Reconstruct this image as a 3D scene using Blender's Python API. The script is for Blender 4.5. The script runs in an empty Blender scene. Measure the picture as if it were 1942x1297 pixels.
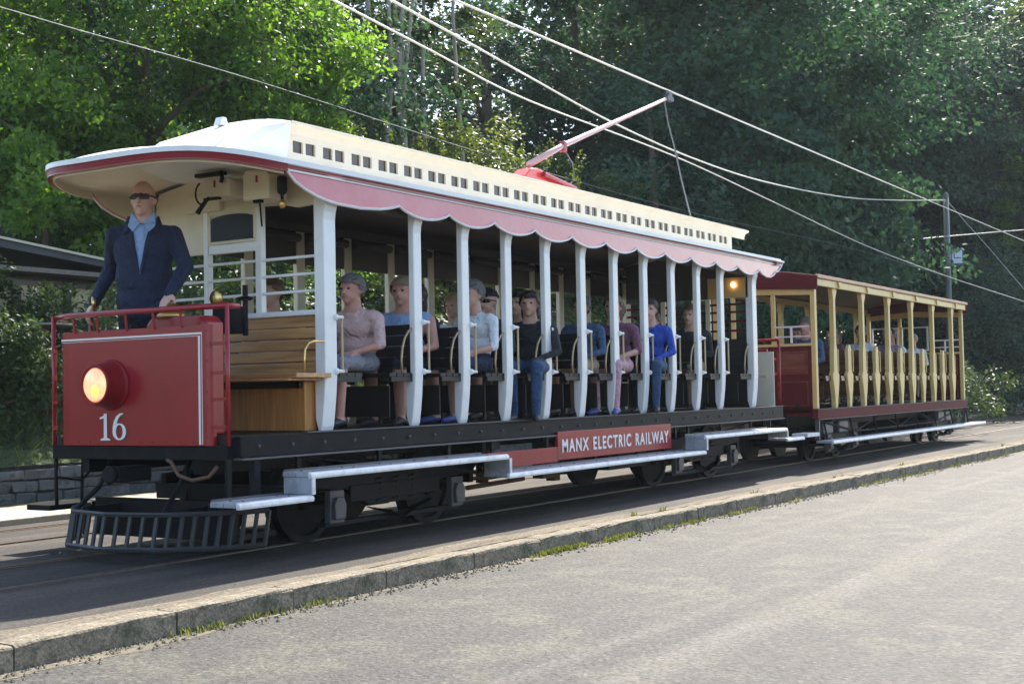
import bpy, bmesh, math, random
import numpy as np
from mathutils import Vector, Matrix
R = math.radians
rng = np.random.default_rng(7)
random.seed(7)
S = bpy.context.scene
COL = S.collection

# ------------------------------------------------------------------ camera
F = 2540.447; TH = .5565; PI_ = .0372; RO = .0201
cam_d = bpy.data.cameras.new('camera'); cam = bpy.data.objects.new('camera', cam_d); COL.objects.link(cam)
cam_d.sensor_fit = 'HORIZONTAL'; cam_d.sensor_width = 36; cam_d.lens = 36*F/1942
cam_d.clip_start = .1; cam_d.clip_end = 1500
fw = Vector((math.cos(TH)*math.cos(PI_), math.sin(TH)*math.cos(PI_), math.sin(PI_)))
rt = Vector((math.sin(TH), -math.cos(TH), 0)); up = rt.cross(fw)
r2 = math.cos(RO)*rt - math.sin(RO)*up; u2 = math.sin(RO)*rt + math.cos(RO)*up
M = Matrix((( r2.x, u2.x, -fw.x, -7.754), (r2.y, u2.y, -fw.y, -6.414), (r2.z, u2.z, -fw.z, 1.1295), (0,0,0,1)))
cam.matrix_world = M
S.camera = cam
CAM = Vector((-7.754, -6.414, 1.1295))

# ------------------------------------------------------------------ light
w = bpy.data.worlds.new('World'); S.world = w; w.use_nodes = True
nt = w.node_tree; bg = nt.nodes['Background']
sky = nt.nodes.new('ShaderNodeTexSky'); sky.sky_type = 'NISHITA'; sky.sun_disc = False
sky.sun_elevation = R(50); sky.sun_rotation = R(78); sky.air_density = 1.0; sky.dust_density = 1.5; sky.ozone_density = 1.0
nt.links.new(sky.outputs[0], bg.inputs[0]); bg.inputs[1].default_value = .14
sun_d = bpy.data.lights.new('sun', 'SUN'); sun_d.energy = 4.6; sun_d.angle = R(.5); sun_d.color = (1, .93, .82)
sun = bpy.data.objects.new('sun', sun_d); COL.objects.link(sun)
el, az = R(50), R(12)
sdir = Vector((math.cos(el)*math.cos(az), math.cos(el)*math.sin(az), math.sin(el)))
sun.rotation_euler = sdir.to_track_quat('Z', 'Y').to_euler(); sun.location = (0, 0, 30)
S.view_settings.view_transform = 'Standard'; S.view_settings.look = 'None'
S.view_settings.exposure = 1.42; S.view_settings.gamma = 1; S.view_settings.use_curve_mapping = False
S.render.engine = 'CYCLES'
try:
    S.cycles.max_bounces = 8; S.cycles.transparent_max_bounces = 8; S.cycles.diffuse_bounces = 4
    S.cycles.caustics_reflective = False; S.cycles.caustics_refractive = False
    S.cycles.use_denoising = True
except Exception: pass

# ------------------------------------------------------------------ materials
def N(nt, t, **k):
    n = nt.nodes.new(t)
    for a, b in k.items(): setattr(n, a, b)
    return n
def mat(name, col, rough=.5, var=.12, scale=6, bump=.0, bscale=40, metal=0, spec=.5, coat=0, dirt=None, dscale=3, damt=.5, emit=None, estr=0):
    m = bpy.data.materials.new(name); m.use_nodes = True; nt = m.node_tree; b = nt.nodes['Principled BSDF']
    tc = N(nt, 'ShaderNodeTexCoord')
    nz = N(nt, 'ShaderNodeTexNoise'); nz.inputs['Scale'].default_value = scale; nz.inputs['Detail'].default_value = 6
    nt.links.new(tc.outputs['Object'], nz.inputs['Vector'])
    mx = N(nt, 'ShaderNodeMix', data_type='RGBA')
    mx.inputs[6].default_value = (*[c*(1-var) for c in col], 1); mx.inputs[7].default_value = (*[min(1, c*(1+var)) for c in col], 1)
    nt.links.new(nz.outputs[0], mx.inputs[0]); out = mx.outputs[2]
    if dirt:
        n2 = N(nt, 'ShaderNodeTexNoise'); n2.inputs['Scale'].default_value = dscale; n2.inputs['Detail'].default_value = 8; n2.inputs['Roughness'].default_value = .7
        nt.links.new(tc.outputs['Object'], n2.inputs['Vector'])
        cr = N(nt, 'ShaderNodeValToRGB'); cr.color_ramp.elements[0].position = .48; cr.color_ramp.elements[1].position = .72
        cr.color_ramp.elements[1].color = (damt, damt, damt, 1)
        nt.links.new(n2.outputs[0], cr.inputs[0])
        m2 = N(nt, 'ShaderNodeMix', data_type='RGBA'); m2.inputs[7].default_value = (*dirt, 1)
        nt.links.new(cr.outputs[0], m2.inputs[0]); nt.links.new(out, m2.inputs[6]); out = m2.outputs[2]
    nt.links.new(out, b.inputs['Base Color'])
    b.inputs['Roughness'].default_value = rough; b.inputs['Metallic'].default_value = metal
    b.inputs['Specular IOR Level'].default_value = spec; b.inputs['Coat Weight'].default_value = coat; b.inputs['Coat Roughness'].default_value = .12
    if bump:
        n3 = N(nt, 'ShaderNodeTexNoise'); n3.inputs['Scale'].default_value = bscale; n3.inputs['Detail'].default_value = 5
        nt.links.new(tc.outputs['Object'], n3.inputs['Vector'])
        bp = N(nt, 'ShaderNodeBump'); bp.inputs['Strength'].default_value = bump; bp.inputs['Distance'].default_value = .02
        nt.links.new(n3.outputs[0], bp.inputs['Height']); nt.links.new(bp.outputs[0], b.inputs['Normal'])
    if emit:
        b.inputs['Emission Color'].default_value = (*emit, 1); b.inputs['Emission Strength'].default_value = estr
    return m
WHITE = mat('white_paint', (.82, .82, .80), .32, .04, 3, dirt=(.42, .38, .32), dscale=5, damt=.22, coat=.2)
CREAM = mat('cream_paint', (.74, .66, .50), .45, .05, 3, dirt=(.4, .34, .25), dscale=4, damt=.2)
ROOFW = mat('roof_canvas_white', (.80, .80, .78), .6, .05, 3, .05, 60, dirt=(.5, .47, .42), dscale=2.5, damt=.3)
CLER = mat('clerestory_cream_paint', (.80, .72, .57), .5, .04, 3, dirt=(.45, .38, .28), dscale=3.5, damt=.22)
RED = mat('carmine_gloss_paint', (.31, .012, .020), .25, .15, 4, dirt=(.13, .012, .012), dscale=2.5, damt=.3, coat=.12)
VAL = mat('valance_sky_sheen_red_paint', (.58, .050, .085), .28, .1, 2, dirt=(.64, .20, .27), dscale=.9, damt=.6, coat=.9)  # pink blotches put the sky's reflection into the gloss red
DRED = mat('dark_red_paint', (.24, .010, .014), .45, .15, 5, spec=.25)
MAROON = mat('maroon_varnish', (.12, .014, .016), .6, .2, 5, spec=.12)
OCHRE = mat('ochre_cream_paint', (.74, .54, .20), .42, .06, 4, dirt=(.4, .28, .12), damt=.3, dscale=6)
BLACK = mat('black_frame_paint', (.008, .009, .011), .5, .3, 6, .1, 50, dirt=(.025, .021, .018), dscale=5, damt=.5, spec=.12)
GREYM = mat('worn_grey_metal', (.10, .10, .11), .45, .3, 9, .1, 50, metal=.4)
STEEL = mat('polished_rail_steel', (.12, .10, .085), .4, .3, 12, metal=.6)
RUST = mat('rusty_iron', (.13, .065, .035), .7, .35, 10, .2, 60)
STEPG = mat('step_grey_board', (.36, .38, .42), .38, .12, 5, .08, 60, dirt=(.13, .12, .11), damt=.65, dscale=7)
NOSE = mat('step_white_nosing', (.78, .78, .77), .35, .08, 5, dirt=(.28, .25, .22), damt=.55, dscale=9)
DARKW = mat('dark_varnished_ceiling', (.035, .024, .018), .5, .3, 3, .05)
SEATD = mat('dark_seat_slats', (.010, .009, .009), .45, .35, 8, spec=.35)
BRASS = mat('brass', (.72, .50, .18), .28, .15, 8, metal=1)
DBRASS = mat('dull_brass', (.42, .33, .20), .4, .2, 8, metal=.7)
PANE = mat('brown_ventilator_glass', (.055, .035, .022), .15, .2, 5, spec=.6)
LETTER = mat('white_lettering', (.82, .80, .76), .5, .03)
SHADOWL = mat('black_letter_shading', (.02, .012, .012), .5, .05)
CABLE = mat('weathered_copper_wire', (.55, .55, .50), .45, .1, 3, metal=.3)
CABLED = mat('dull_cable', (.13, .15, .15), .6, .1, 3)
def woodmat(name, c1, c2, axis=1, rough=.35, sc=14):
    m = mat(name, c1, rough, .1, coat=.35); nt = m.node_tree; b = nt.nodes['Principled BSDF']
    tc = N(nt, 'ShaderNodeTexCoord'); mp = N(nt, 'ShaderNodeMapping'); s = [sc, sc, sc]; s[axis] = sc*.07; mp.inputs['Scale'].default_value = s
    nz = N(nt, 'ShaderNodeTexNoise'); nz.inputs['Scale'].default_value = 1.6; nz.inputs['Detail'].default_value = 8; nz.inputs['Distortion'].default_value = .6
    cr = N(nt, 'ShaderNodeValToRGB'); cr.color_ramp.elements[0].color = (*c1, 1); cr.color_ramp.elements[1].color = (*c2, 1)
    cr.color_ramp.elements[0].position = .35; cr.color_ramp.elements[1].position = .65
    nt.links.new(tc.outputs['Object'], mp.inputs['Vector']); nt.links.new(mp.outputs[0], nz.inputs['Vector']); nt.links.new(nz.outputs[0], cr.inputs[0])
    nt.links.new(cr.outputs[0], b.inputs['Base Color']); return m
WOOD = woodmat('varnished_teak', (.30, .15, .055), (.56, .31, .12))
WOODB = woodmat('teak_seat_box', (.40, .17, .045), (.66, .31, .09), axis=2)
WOODT = woodmat('brown_trailer_wood', (.07, .025, .012), (.17, .07, .03))
TIMBER = woodmat('blackened_timber', (.03, .022, .016), (.07, .05, .035))
BARK = mat('tree_bark', (.11, .085, .06), .85, .4, 5, .5, 12)
BARKP = mat('pale_stem_bark', (.36, .33, .26), .8, .3, 6, .4, 14)

def leafmat(name, c_lo, c_hi, trans, tcol, rough=.45):
    m = bpy.data.materials.new(name); m.use_nodes = True; nt = m.node_tree; b = nt.nodes['Principled BSDF']
    at = N(nt, 'ShaderNodeAttribute', attribute_name='var')
    cr = N(nt, 'ShaderNodeValToRGB'); cr.color_ramp.elements[0].color = (*c_lo, 1); cr.color_ramp.elements[1].color = (*c_hi, 1)
    nt.links.new(at.outputs['Fac'], cr.inputs[0]); nt.links.new(cr.outputs[0], b.inputs['Base Color'])
    b.inputs['Roughness'].default_value = rough; b.inputs['Specular IOR Level'].default_value = .3
    tr = N(nt, 'ShaderNodeBsdfTranslucent'); mx = N(nt, 'ShaderNodeMixShader'); mx.inputs[0].default_value = trans
    m2 = N(nt, 'ShaderNodeMix', data_type='RGBA', blend_type='MULTIPLY'); m2.inputs[0].default_value = 1
    m2.inputs[7].default_value = (*tcol, 1); nt.links.new(cr.outputs[0], m2.inputs[6]); nt.links.new(m2.outputs[2], tr.inputs[0])
    nt.links.new(b.outputs[0], mx.inputs[1]); nt.links.new(tr.outputs[0], mx.inputs[2]); nt.links.new(mx.outputs[0], nt.nodes['Material Output'].inputs[0])
    return m
L_BRIGHT = leafmat('sunlit_green_leaf', (.05, .12, .022), (.16, .26, .045), .55, (1.7, 1.8, .65))  # bright yellow-green puts the sunlit look into the leaf colour
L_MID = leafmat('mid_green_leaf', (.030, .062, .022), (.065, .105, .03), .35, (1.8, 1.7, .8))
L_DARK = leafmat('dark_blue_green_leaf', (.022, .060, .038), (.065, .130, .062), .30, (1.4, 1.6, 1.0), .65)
L_IVY = leafmat('ivy_leaf', (.028, .055, .022), (.07, .11, .035), .3, (1.6, 1.6, .7), .3)
L_SHRUB = leafmat('shrub_leaf', (.045, .085, .035), (.11, .15, .04), .4, (1.9, 1.7, .6))
L_WEED = leafmat('weed_blade', (.09, .12, .035), (.20, .20, .08), .4, (1.4, 1.4, .6))

# ------------------------------------------------------------------ mesh helpers
class MB:
    def __init__(s): s.v = []; s.f = []
    def add(s, v, f):
        n = len(s.v); s.v += [tuple(p) for p in v]; s.f += [tuple(i+n for i in q) for q in f]; return s
    def box(s, x0, x1, y0, y1, z0, z1):
        return s.add([(x0,y0,z0),(x1,y0,z0),(x1,y1,z0),(x0,y1,z0),(x0,y0,z1),(x1,y0,z1),(x1,y1,z1),(x0,y1,z1)],
                     [(0,3,2,1),(4,5,6,7),(0,1,5,4),(1,2,6,5),(2,3,7,6),(3,0,4,7)])
    def prism(s, poly, axis, a, b):
        def P(p, t):
            return {'x': (t, p[0], p[1]), 'y': (p[0], t, p[1]), 'z': (p[0], p[1], t)}[axis]
        n = len(poly); area = sum(poly[i][0]*poly[(i+1)%n][1]-poly[(i+1)%n][0]*poly[i][1] for i in range(n))
        if area < 0: poly = poly[::-1]
        v = [P(p, a) for p in poly]+[P(p, b) for p in poly]
        sd = [(i, (i+1)%n, (i+1)%n+n, i+n) for i in range(n)]
        f = [tuple(range(n))[::-1], tuple(range(n, 2*n))]+sd
        if axis == 'y': f = [q[::-1] for q in f]
        return s.add(v, f)
    def tube(s, pts, r, n=8, caps=True):
        pts = [Vector(p) for p in pts]; rs = r if isinstance(r, (list, tuple)) else [r]*len(pts)
        v = []; u = None
        for i, p in enumerate(pts):
            t = (pts[min(i+1, len(pts)-1)]-pts[max(i-1, 0)]).normalized()
            if u is None: u = t.orthogonal().normalized()
            u = (u-t*u.dot(t)); u = u.normalized() if u.length > 1e-6 else t.orthogonal().normalized()
            w_ = t.cross(u)
            for k in range(n):
                a = 2*math.pi*k/n; v.append(p+(u*math.cos(a)+w_*math.sin(a))*rs[i])
        f = [(i*n+k, i*n+(k+1)%n, (i+1)*n+(k+1)%n, (i+1)*n+k) for i in range(len(pts)-1) for k in range(n)]
        if caps: f += [tuple(range(n))[::-1], tuple((len(pts)-1)*n+k for k in range(n))]
        return s.add(v, f)
    def lathe(s, prof, c, axis=(0,0,1), n=20):      # prof: (radius, height)
        ax = Vector(axis).normalized(); u = ax.orthogonal().normalized(); w_ = ax.cross(u); c = Vector(c); v = []
        for r, h in prof:
            for k in range(n):
                a = 2*math.pi*k/n; v.append(c+ax*h+(u*math.cos(a)+w_*math.sin(a))*r)
        f = [(i*n+k, i*n+(k+1)%n, (i+1)*n+(k+1)%n, (i+1)*n+k) for i in range(len(prof)-1) for k in range(n)]
        f += [tuple(range(n))[::-1], tuple((len(prof)-1)*n+k for k in range(n))]
        return s.add(v, f)
    def ell(s, c, r, n=12, m=8, rot=None):
        c = Vector(c); v = []; f = []
        for i in range(m+1):
            t = math.pi*i/m
            for k in range(n):
                a = 2*math.pi*k/n; p = Vector((math.sin(t)*math.cos(a)*r[0], math.sin(t)*math.sin(a)*r[1], math.cos(t)*r[2]))
                if rot: p = rot @ p
                v.append(c+p)
        f = [(i*n+k, (i+1)*n+k, (i+1)*n+(k+1)%n, i*n+(k+1)%n) for i in range(m) for k in range(n)]
        return s.add(v, f)
    def grid(s, P):
        n = len(P); m = len(P[0]); return s.add([p for r in P for p in r], [(i*m+j, i*m+j+1, (i+1)*m+j+1, (i+1)*m+j) for i in range(n-1) for j in range(m-1)])
    def mesh(s, name, m, smooth=False):
        me = bpy.data.meshes.new(name); me.from_pydata(s.v, [], s.f); me.materials.append(m)
        bm = bmesh.new(); bm.from_mesh(me); bmesh.ops.recalc_face_normals(bm, faces=bm.faces); bm.to_mesh(me); bm.free()
        if smooth: me.polygons.foreach_set('use_smooth', [True]*len(me.polygons))
        me.update(); return me
def O(name, me, parent=None, loc=(0,0,0), rot=(0,0,0), bevel=0, **props):
    o = bpy.data.objects.new(name, me); COL.objects.link(o); o.location = loc; o.rotation_euler = rot
    if parent is not None: o.parent = parent
    if bevel:
        b = o.modifiers.new('bevel', 'BEVEL'); b.width = bevel; b.segments = 2; b.limit_method = 'ANGLE'; b.angle_limit = R(35)
    for k, v in props.items(): o[k] = v
    return o
def part(name, mb, m, parent, loc=(0,0,0), bevel=0, smooth=False, **p):
    return O(name, mb.mesh(name, m, smooth), parent, loc, bevel=bevel, **p)
def thing(name, label, cat, loc=(0,0,0), rot=(0,0,0), group=None):
    o = O(name, None, None, loc, rot, label=label, category=cat)
    if group: o['group'] = group
    return o
def at(px, py, D):       # the place seen at a pixel of the photograph at depth D metres
    return CAM + (fw + r2*((px-971)/F) - u2*((py-648.5)/F))*D
def gz(x, y):            # height of the land behind the line
    if y < 5.9: return 0
    t = max(0, min(1, (y-5.9)/2.2)); t = t*t*(3-2*t)
    return .42 + t*.95 + max(0, y-8.1)*.13 + .25*math.sin(x*.35+y*.2)*t

# ------------------------------------------------------------------ ground, road, kerb, track
def gmat(name, cols, scales, rough, bump, bscale, bd=.01, spec=.3, stretch=None, pebble=None):
    m = bpy.data.materials.new(name); m.use_nodes = True; nt = m.node_tree; b = nt.nodes['Principled BSDF']
    tc = N(nt, 'ShaderNodeTexCoord'); src = tc.outputs['Object']
    mp = N(nt, 'ShaderNodeMapping')
    if stretch: mp.inputs['Scale'].default_value = stretch
    nt.links.new(src, mp.inputs['Vector'])
    out = None
    for i, (c, s, lo, hi, st) in enumerate(cols):
        if out is None:
            rgb = N(nt, 'ShaderNodeRGB'); rgb.outputs[0].default_value = (*c, 1); out = rgb.outputs[0]; continue
        nz = N(nt, 'ShaderNodeTexNoise'); nz.inputs['Scale'].default_value = s; nz.inputs['Detail'].default_value = 8; nz.inputs['Roughness'].default_value = .65
        nt.links.new(mp.outputs[0] if st else src, nz.inputs['Vector'])
        mr = N(nt, 'ShaderNodeMapRange'); mr.inputs[1].default_value = lo; mr.inputs[2].default_value = hi
        nt.links.new(nz.outputs[0], mr.inputs[0])
        mx = N(nt, 'ShaderNodeMix', data_type='RGBA'); mx.inputs[7].default_value = (*c, 1)
        nt.links.new(mr.outputs[0], mx.inputs[0]); nt.links.new(out, mx.inputs[6]); out = mx.outputs[2]
    if pebble:
        vo = N(nt, 'ShaderNodeTexVoronoi'); vo.inputs['Scale'].default_value = pebble[0]; nt.links.new(src, vo.inputs['Vector'])
        sp = N(nt, 'ShaderNodeSeparateColor'); nt.links.new(vo.outputs['Color'], sp.inputs[0])
        mr = N(nt, 'ShaderNodeMapRange'); mr.inputs[3].default_value = 1-pebble[1]; mr.inputs[4].default_value = 1+pebble[1]; nt.links.new(sp.outputs[0], mr.inputs[0])
        mu = N(nt, 'ShaderNodeVectorMath', operation='SCALE'); nt.links.new(out, mu.inputs[0]); nt.links.new(mr.outputs[0], mu.inputs[3]); out = mu.outputs[0]
    nt.links.new(out, b.inputs['Base Color']); b.inputs['Roughness'].default_value = rough; b.inputs['Specular IOR Level'].default_value = spec
    n3 = N(nt, 'ShaderNodeTexNoise'); n3.inputs['Scale'].default_value = bscale; n3.inputs['Detail'].default_value = 6
    nt.links.new(src, n3.inputs['Vector']); bp = N(nt, 'ShaderNodeBump'); bp.inputs['Strength'].default_value = bump; bp.inputs['Distance'].default_value = bd
    nt.links.new(n3.outputs[0], bp.inputs['Height']); nt.links.new(bp.outputs[0], b.inputs['Normal'])
    return m
ROADM = gmat('worn_road_asphalt', [((.046,.043,.040),0,0,0,0), ((.088,.081,.073),.9,.48,.62,1), ((.042,.039,.037),1.9,.52,.62,1), ((.074,.070,.055),2.2,.5,.62,0), ((.12,.11,.10),26,.56,.70,0), ((.025,.023,.022),20,.58,.72,0)],
             None, .74, 1.0, 38, .014, spec=.32, stretch=(.035,1.0,1), pebble=(48,.38))
TRACKM = gmat('trackside_tarmac', [((.036,.031,.027),0,0,0,0), ((.095,.078,.058),1.6,.47,.7,1), ((.035,.032,.030),3,.5,.72,1), ((.16,.14,.11),45,.58,.75,0)],
              None, .8, .8, 45, .012, stretch=(.25,1.6,1), pebble=(60,.3))
PLATM = gmat('pale_concrete_path', [((.42,.37,.28),0,0,0,0), ((.30,.27,.21),3,.5,.75,0), ((.5,.46,.37),25,.55,.75,0)], None, .8, .5, 40)
KERBM = gmat('lichened_concrete_kerb', [((.175,.15,.11),0,0,0,0), ((.26,.22,.16),6,.44,.62,0), ((.09,.09,.055),8,.52,.66,0), ((.12,.10,.08),30,.52,.7,0)], None, .85, .9, 50, .012, pebble=(75,.3))
SOILM = gmat('shaded_soil', [((.06,.055,.035),0,0,0,0), ((.035,.06,.02),1.5,.4,.6,0), ((.10,.085,.05),12,.55,.75,0)], None, .9, .8, 20, .03)
GRASSM = gmat('bank_turf', [((.045,.075,.028),0,0,0,0), ((.09,.11,.04),1.2,.4,.65,0), ((.03,.05,.02),8,.5,.7,0)], None, .85, .9, 30, .04)
MARGM = gmat('sunlit_sandy_margin', [((.15,.125,.09),0,0,0,0), ((.10,.085,.06),2.2,.45,.65,1), ((.22,.185,.135),35,.55,.7,0), ((.06,.05,.038),7,.56,.70,1)], None, .9, .9, 40, .015, stretch=(.3,2,1), pebble=(60,.35))  # pale grit colour also carries the sunlit band outside the tram's shadow
VERGEM = gmat('kerb_margin_grit', [((.15,.13,.095),0,0,0,0), ((.09,.08,.06),5,.45,.6,0), ((.24,.21,.16),35,.55,.7,0), ((.09,.10,.04),6,.6,.75,0)], None, .9, .9, 40, .015)
def ky(x):  # y of the kerb's road-side face
    return -1.13 - .28*min(1, max(0, (x-1)/16))**1.1 - (max(0, x-17)*.004)
def ground_sheet(name, x0, x1, fy0, fy1, z, m, nx=60, ny=2, zf=None, dx=None):
    xs = np.linspace(x0, x1, nx); P = []
    for x in xs:
        a, b = fy0(x), fy1(x); P.append([(x, a+(b-a)*j/(ny-1), z if zf is None else zf(x, a+(b-a)*j/(ny-1))) for j in range(ny)])
    mb = MB().grid(P); me = mb.mesh(name, m); 
    if me.polygons[0].normal.z < 0: me.flip_normals()
    return O(name, me, kind='structure')
ground_sheet('ground', -500, 500, lambda x: -500, lambda x: 500, -.22, SOILM, 3)
ground_sheet('road', -60, 220, lambda x: -26, lambda x: ky(x)+.004, -.115, ROADM, 120, 2)
mb = MB(); xs = list(np.linspace(-40, 200, 240))
inner = [(x, ky(x)+.155) for x in xs]
v = [(x, y, 0) for x, y in inner]+[(x, 4.0, 0) for x in xs]+[(x, y, -.2) for x, y in inner]+[(x, 4.0, -.2) for x in xs]
n = len(xs)
f = [(i, i+1, n+i+1, n+i) for i in range(n-1)]+[(2*n+i, i, i+1, 2*n+i+1)[::-1] for i in range(n-1)]
mb.add(v, f); me = mb.mesh('track_bed', TRACKM)
if sum(p.normal.z for p in me.polygons) < 0: me.flip_normals()
O('track_bed', me, kind='structure')
# grit margin (track side toned as sunlit) where the tarmac meets the kerb, on both sides (thin sheets)
def strip(name, fa, fb, z, m, x0=-12, x1=60, n=500, jit=.02, kind='structure'):
    xs = np.linspace(x0, x1, n); P = [[(x, fa(x)+random.uniform(-jit, jit)*.3, z), (x, fb(x)+random.uniform(-jit, jit), z)] for x in xs]
    me = MB().grid(P).mesh(name, m)
    if me.polygons[0].normal.z < 0: me.flip_normals()
    return O(name, me, kind=kind)
strip('road_gutter', lambda x: ky(x)-.001, lambda x: ky(x)-.10-.04*math.sin(x*1.3)-.025*math.sin(x*3.7), -.1135, VERGEM, jit=.03)
strip('kerb_margin', lambda x: ky(x)+.172, lambda x: ky(x)+.36+.05*math.sin(x*1.1)+.03*math.sin(x*2.9), .004, MARGM)
# kerb stones
kerb = O('kerb', None, None, (0,0,0), kind='structure')
x = -12.2; i = 0
while x < 60 and i < 95:
    L = (1.02, .92, .90)[i % 3]; g = .013
    c0, c1 = ky(x), ky(x+L)
    if i % 12 == 0: pass
    jz = random.uniform(-.003, .003); jy = random.uniform(-.003, .003)
    mb = MB(); NN = 5
    # subdivided and worn arrises
    for s_ in range(1):
        prof = [(-.0, -.2), (-.0, -.016), (.004, -.005), (.012, 0), (.145, 0), (.152, -.006), (.152, -.2)]
        V = []; rows = 9
        for r_ in range(rows):
            t = r_/(rows-1); xx = g/2+(L-g)*t; end = .006 if r_ in (0, rows-1) else 0
            for (py, pz) in prof:
                V.append((xx, (c1-c0)*t+py+jy+random.uniform(-.004, .004)*(py < .05), pz+jz+random.uniform(-.004, .003)*(pz > -.1)-end*(pz > -.1)))
        m_ = len(prof)
        Fc = [(r_*m_+k, r_*m_+k+1, (r_+1)*m_+k+1, (r_+1)*m_+k) for r_ in range(rows-1) for k in range(m_-1)]
        Fc += [tuple(range(m_)), tuple((rows-1)*m_+k for k in range(m_))[::-1]]
        mb.add(V, Fc)
    part('kerb_stone', mb, KERBM, kerb, (x, c0, .010+random.uniform(-.003, .003)))
    x += L; i += 1
# rails of both tracks
def rail(y, lab):
    mb = MB()
    mb.box(-40, 200, y-.028, y+.028, .0, .011); return part('rail', mb, STEEL, tr)
for y0, lab in ((.95, 'near'), (3.15, 'far')):
    tr = O('railway_track', None, None, (0,0,0), kind='structure')
    for yy in (y0-.457, y0+.457):
        rail(yy, lab)
        part('flangeway', MB().box(-40, 200, yy+(.03 if yy < y0 else -.065), yy+(.065 if yy < y0 else -.03), .002, .005), RUST, tr)
# path beyond, shade strip, bank
mb = MB().box(-40, 120, 4.0, 5.25, -.2, .06); part('path', mb, PLATM, None, kind='structure', bevel=.01)
ground_sheet('forecourt', -40, 120, lambda x: 5.25, lambda x: 6.0, .02, SOILM, 8)
def bankz(x, y): return gz(x, y)
ground_sheet('bank', -40, 150, lambda x: 5.98, lambda x: 60, 0, GRASSM, 160, 60, zf=bankz)

# ------------------------------------------------------------------ tram
tram = thing('tram_car', 'long red and white open-sided tramcar 16 with glowing headlight, in front of its trailer', 'tram')
PX = [0]+[1.12+.70*k for k in range(10)]+[8.46]
def rz(x, y):    # height of the lower roof's top surface
    z = 2.80+.14*(1-((y-.95)/1.03)**2)
    u_ = max(0, (-.55-x)/.9, (x-9.05)/.9); return z-.14*min(1, u_)**4
def hw(x):
    u_ = max(0, (-.55-x)/.9, (x-9.05)/.9); return 1.03*math.sqrt(max(0, 1-u_*u_))
cosx = [-.55-.9*math.cos(a) for a in np.linspace(0, math.pi/2, 14)]
XS = cosx[:-1]+list(np.linspace(-.55, 9.05, 60))+[9.05+.9*math.sin(a) for a in np.linspace(0, math.pi/2, 14)][1:]
def roofgrid(x0, x1, dz, inset=0):
    P = []
    for x in XS:
        if x < x0-1e-6 or x > x1+1e-6: continue
        h = max(.002, hw(x)-inset); P.append([(x, .95+h*t, rz(x, .95+h*t)+dz) for t in np.linspace(-1, 1, 21)])
    return P
part('roof', MB().grid(roofgrid(-2, 12, 0)), ROOFW, tram, smooth=True)
part('canopy_ceiling', MB().grid(roofgrid(-2, .02, -.045)), CREAM, tram, smooth=True)
part('canopy_ceiling', MB().grid(roofgrid(8.44, 12, -.045)), CREAM, tram, smooth=True)
part('ceiling', MB().grid(roofgrid(0.0, 8.5, -.05)), DARKW, tram, smooth=True)
# roof edge band (white) and canopy fascia (dark red)
def edgepath(n=40, which='all', off=0):
    pts = []
    if which in ('front', 'all'):
        for a in np.linspace(0, math.pi, n): x = -.55-(.9+off)*math.sin(a); y = .95-(1.03+off)*math.cos(a); pts.append((x, y, rz(max(x, -1.45), y if abs(y-.95) < 1.03 else (.95-1.03*math.cos(a)))))
    if which in ('rear', 'all'):
        for a in np.linspace(0, math.pi, n): x = 9.05+(.9+off)*math.sin(a); y = .95+(1.03+off)*math.cos(a); pts.append((x, y, rz(min(x, 9.95), .95+1.03*math.cos(a))))
    return pts
ep = edgepath(); ep.append(ep[0])
mb = MB()
def band(mb, pts, z0, z1, o0, o1):
    P = []
    for (x, y, z) in pts:
        cx_ = min(max(x, -.55), 9.05); d = Vector((x-cx_, y-.95, 0)); d = d.normalized() if abs(x-cx_) > 1e-4 else Vector((0, 1 if y > .95 else -1, 0))
        P.append([(x+d.x*o0, y+d.y*o0, z+z0), (x+d.x*o1, y+d.y*o1, z+z0), (x+d.x*o1, y+d.y*o1, z+z1), (x+d.x*o0, y+d.y*o0, z+z1), (x+d.x*o0, y+d.y*o0, z+z0)])
    mb.grid(P); return mb
part('roof_edge', band(MB(), ep, -.022, .014, -.03, .022), WHITE, tram)
for wh in ('front', 'rear'):
    part('canopy_inner_lining', band(MB(), edgepath(40, wh), -.088, -.02, -.045, -.031), CREAM, tram)
    part('canopy_fascia', band(MB(), edgepath(40, wh), -.066, -.023, -.025, .008), DRED, tram)
    part('canopy_lower_edge', band(MB(), edgepath(40, wh), -.073, -.067, -.03, .010), RED, tram)
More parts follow.
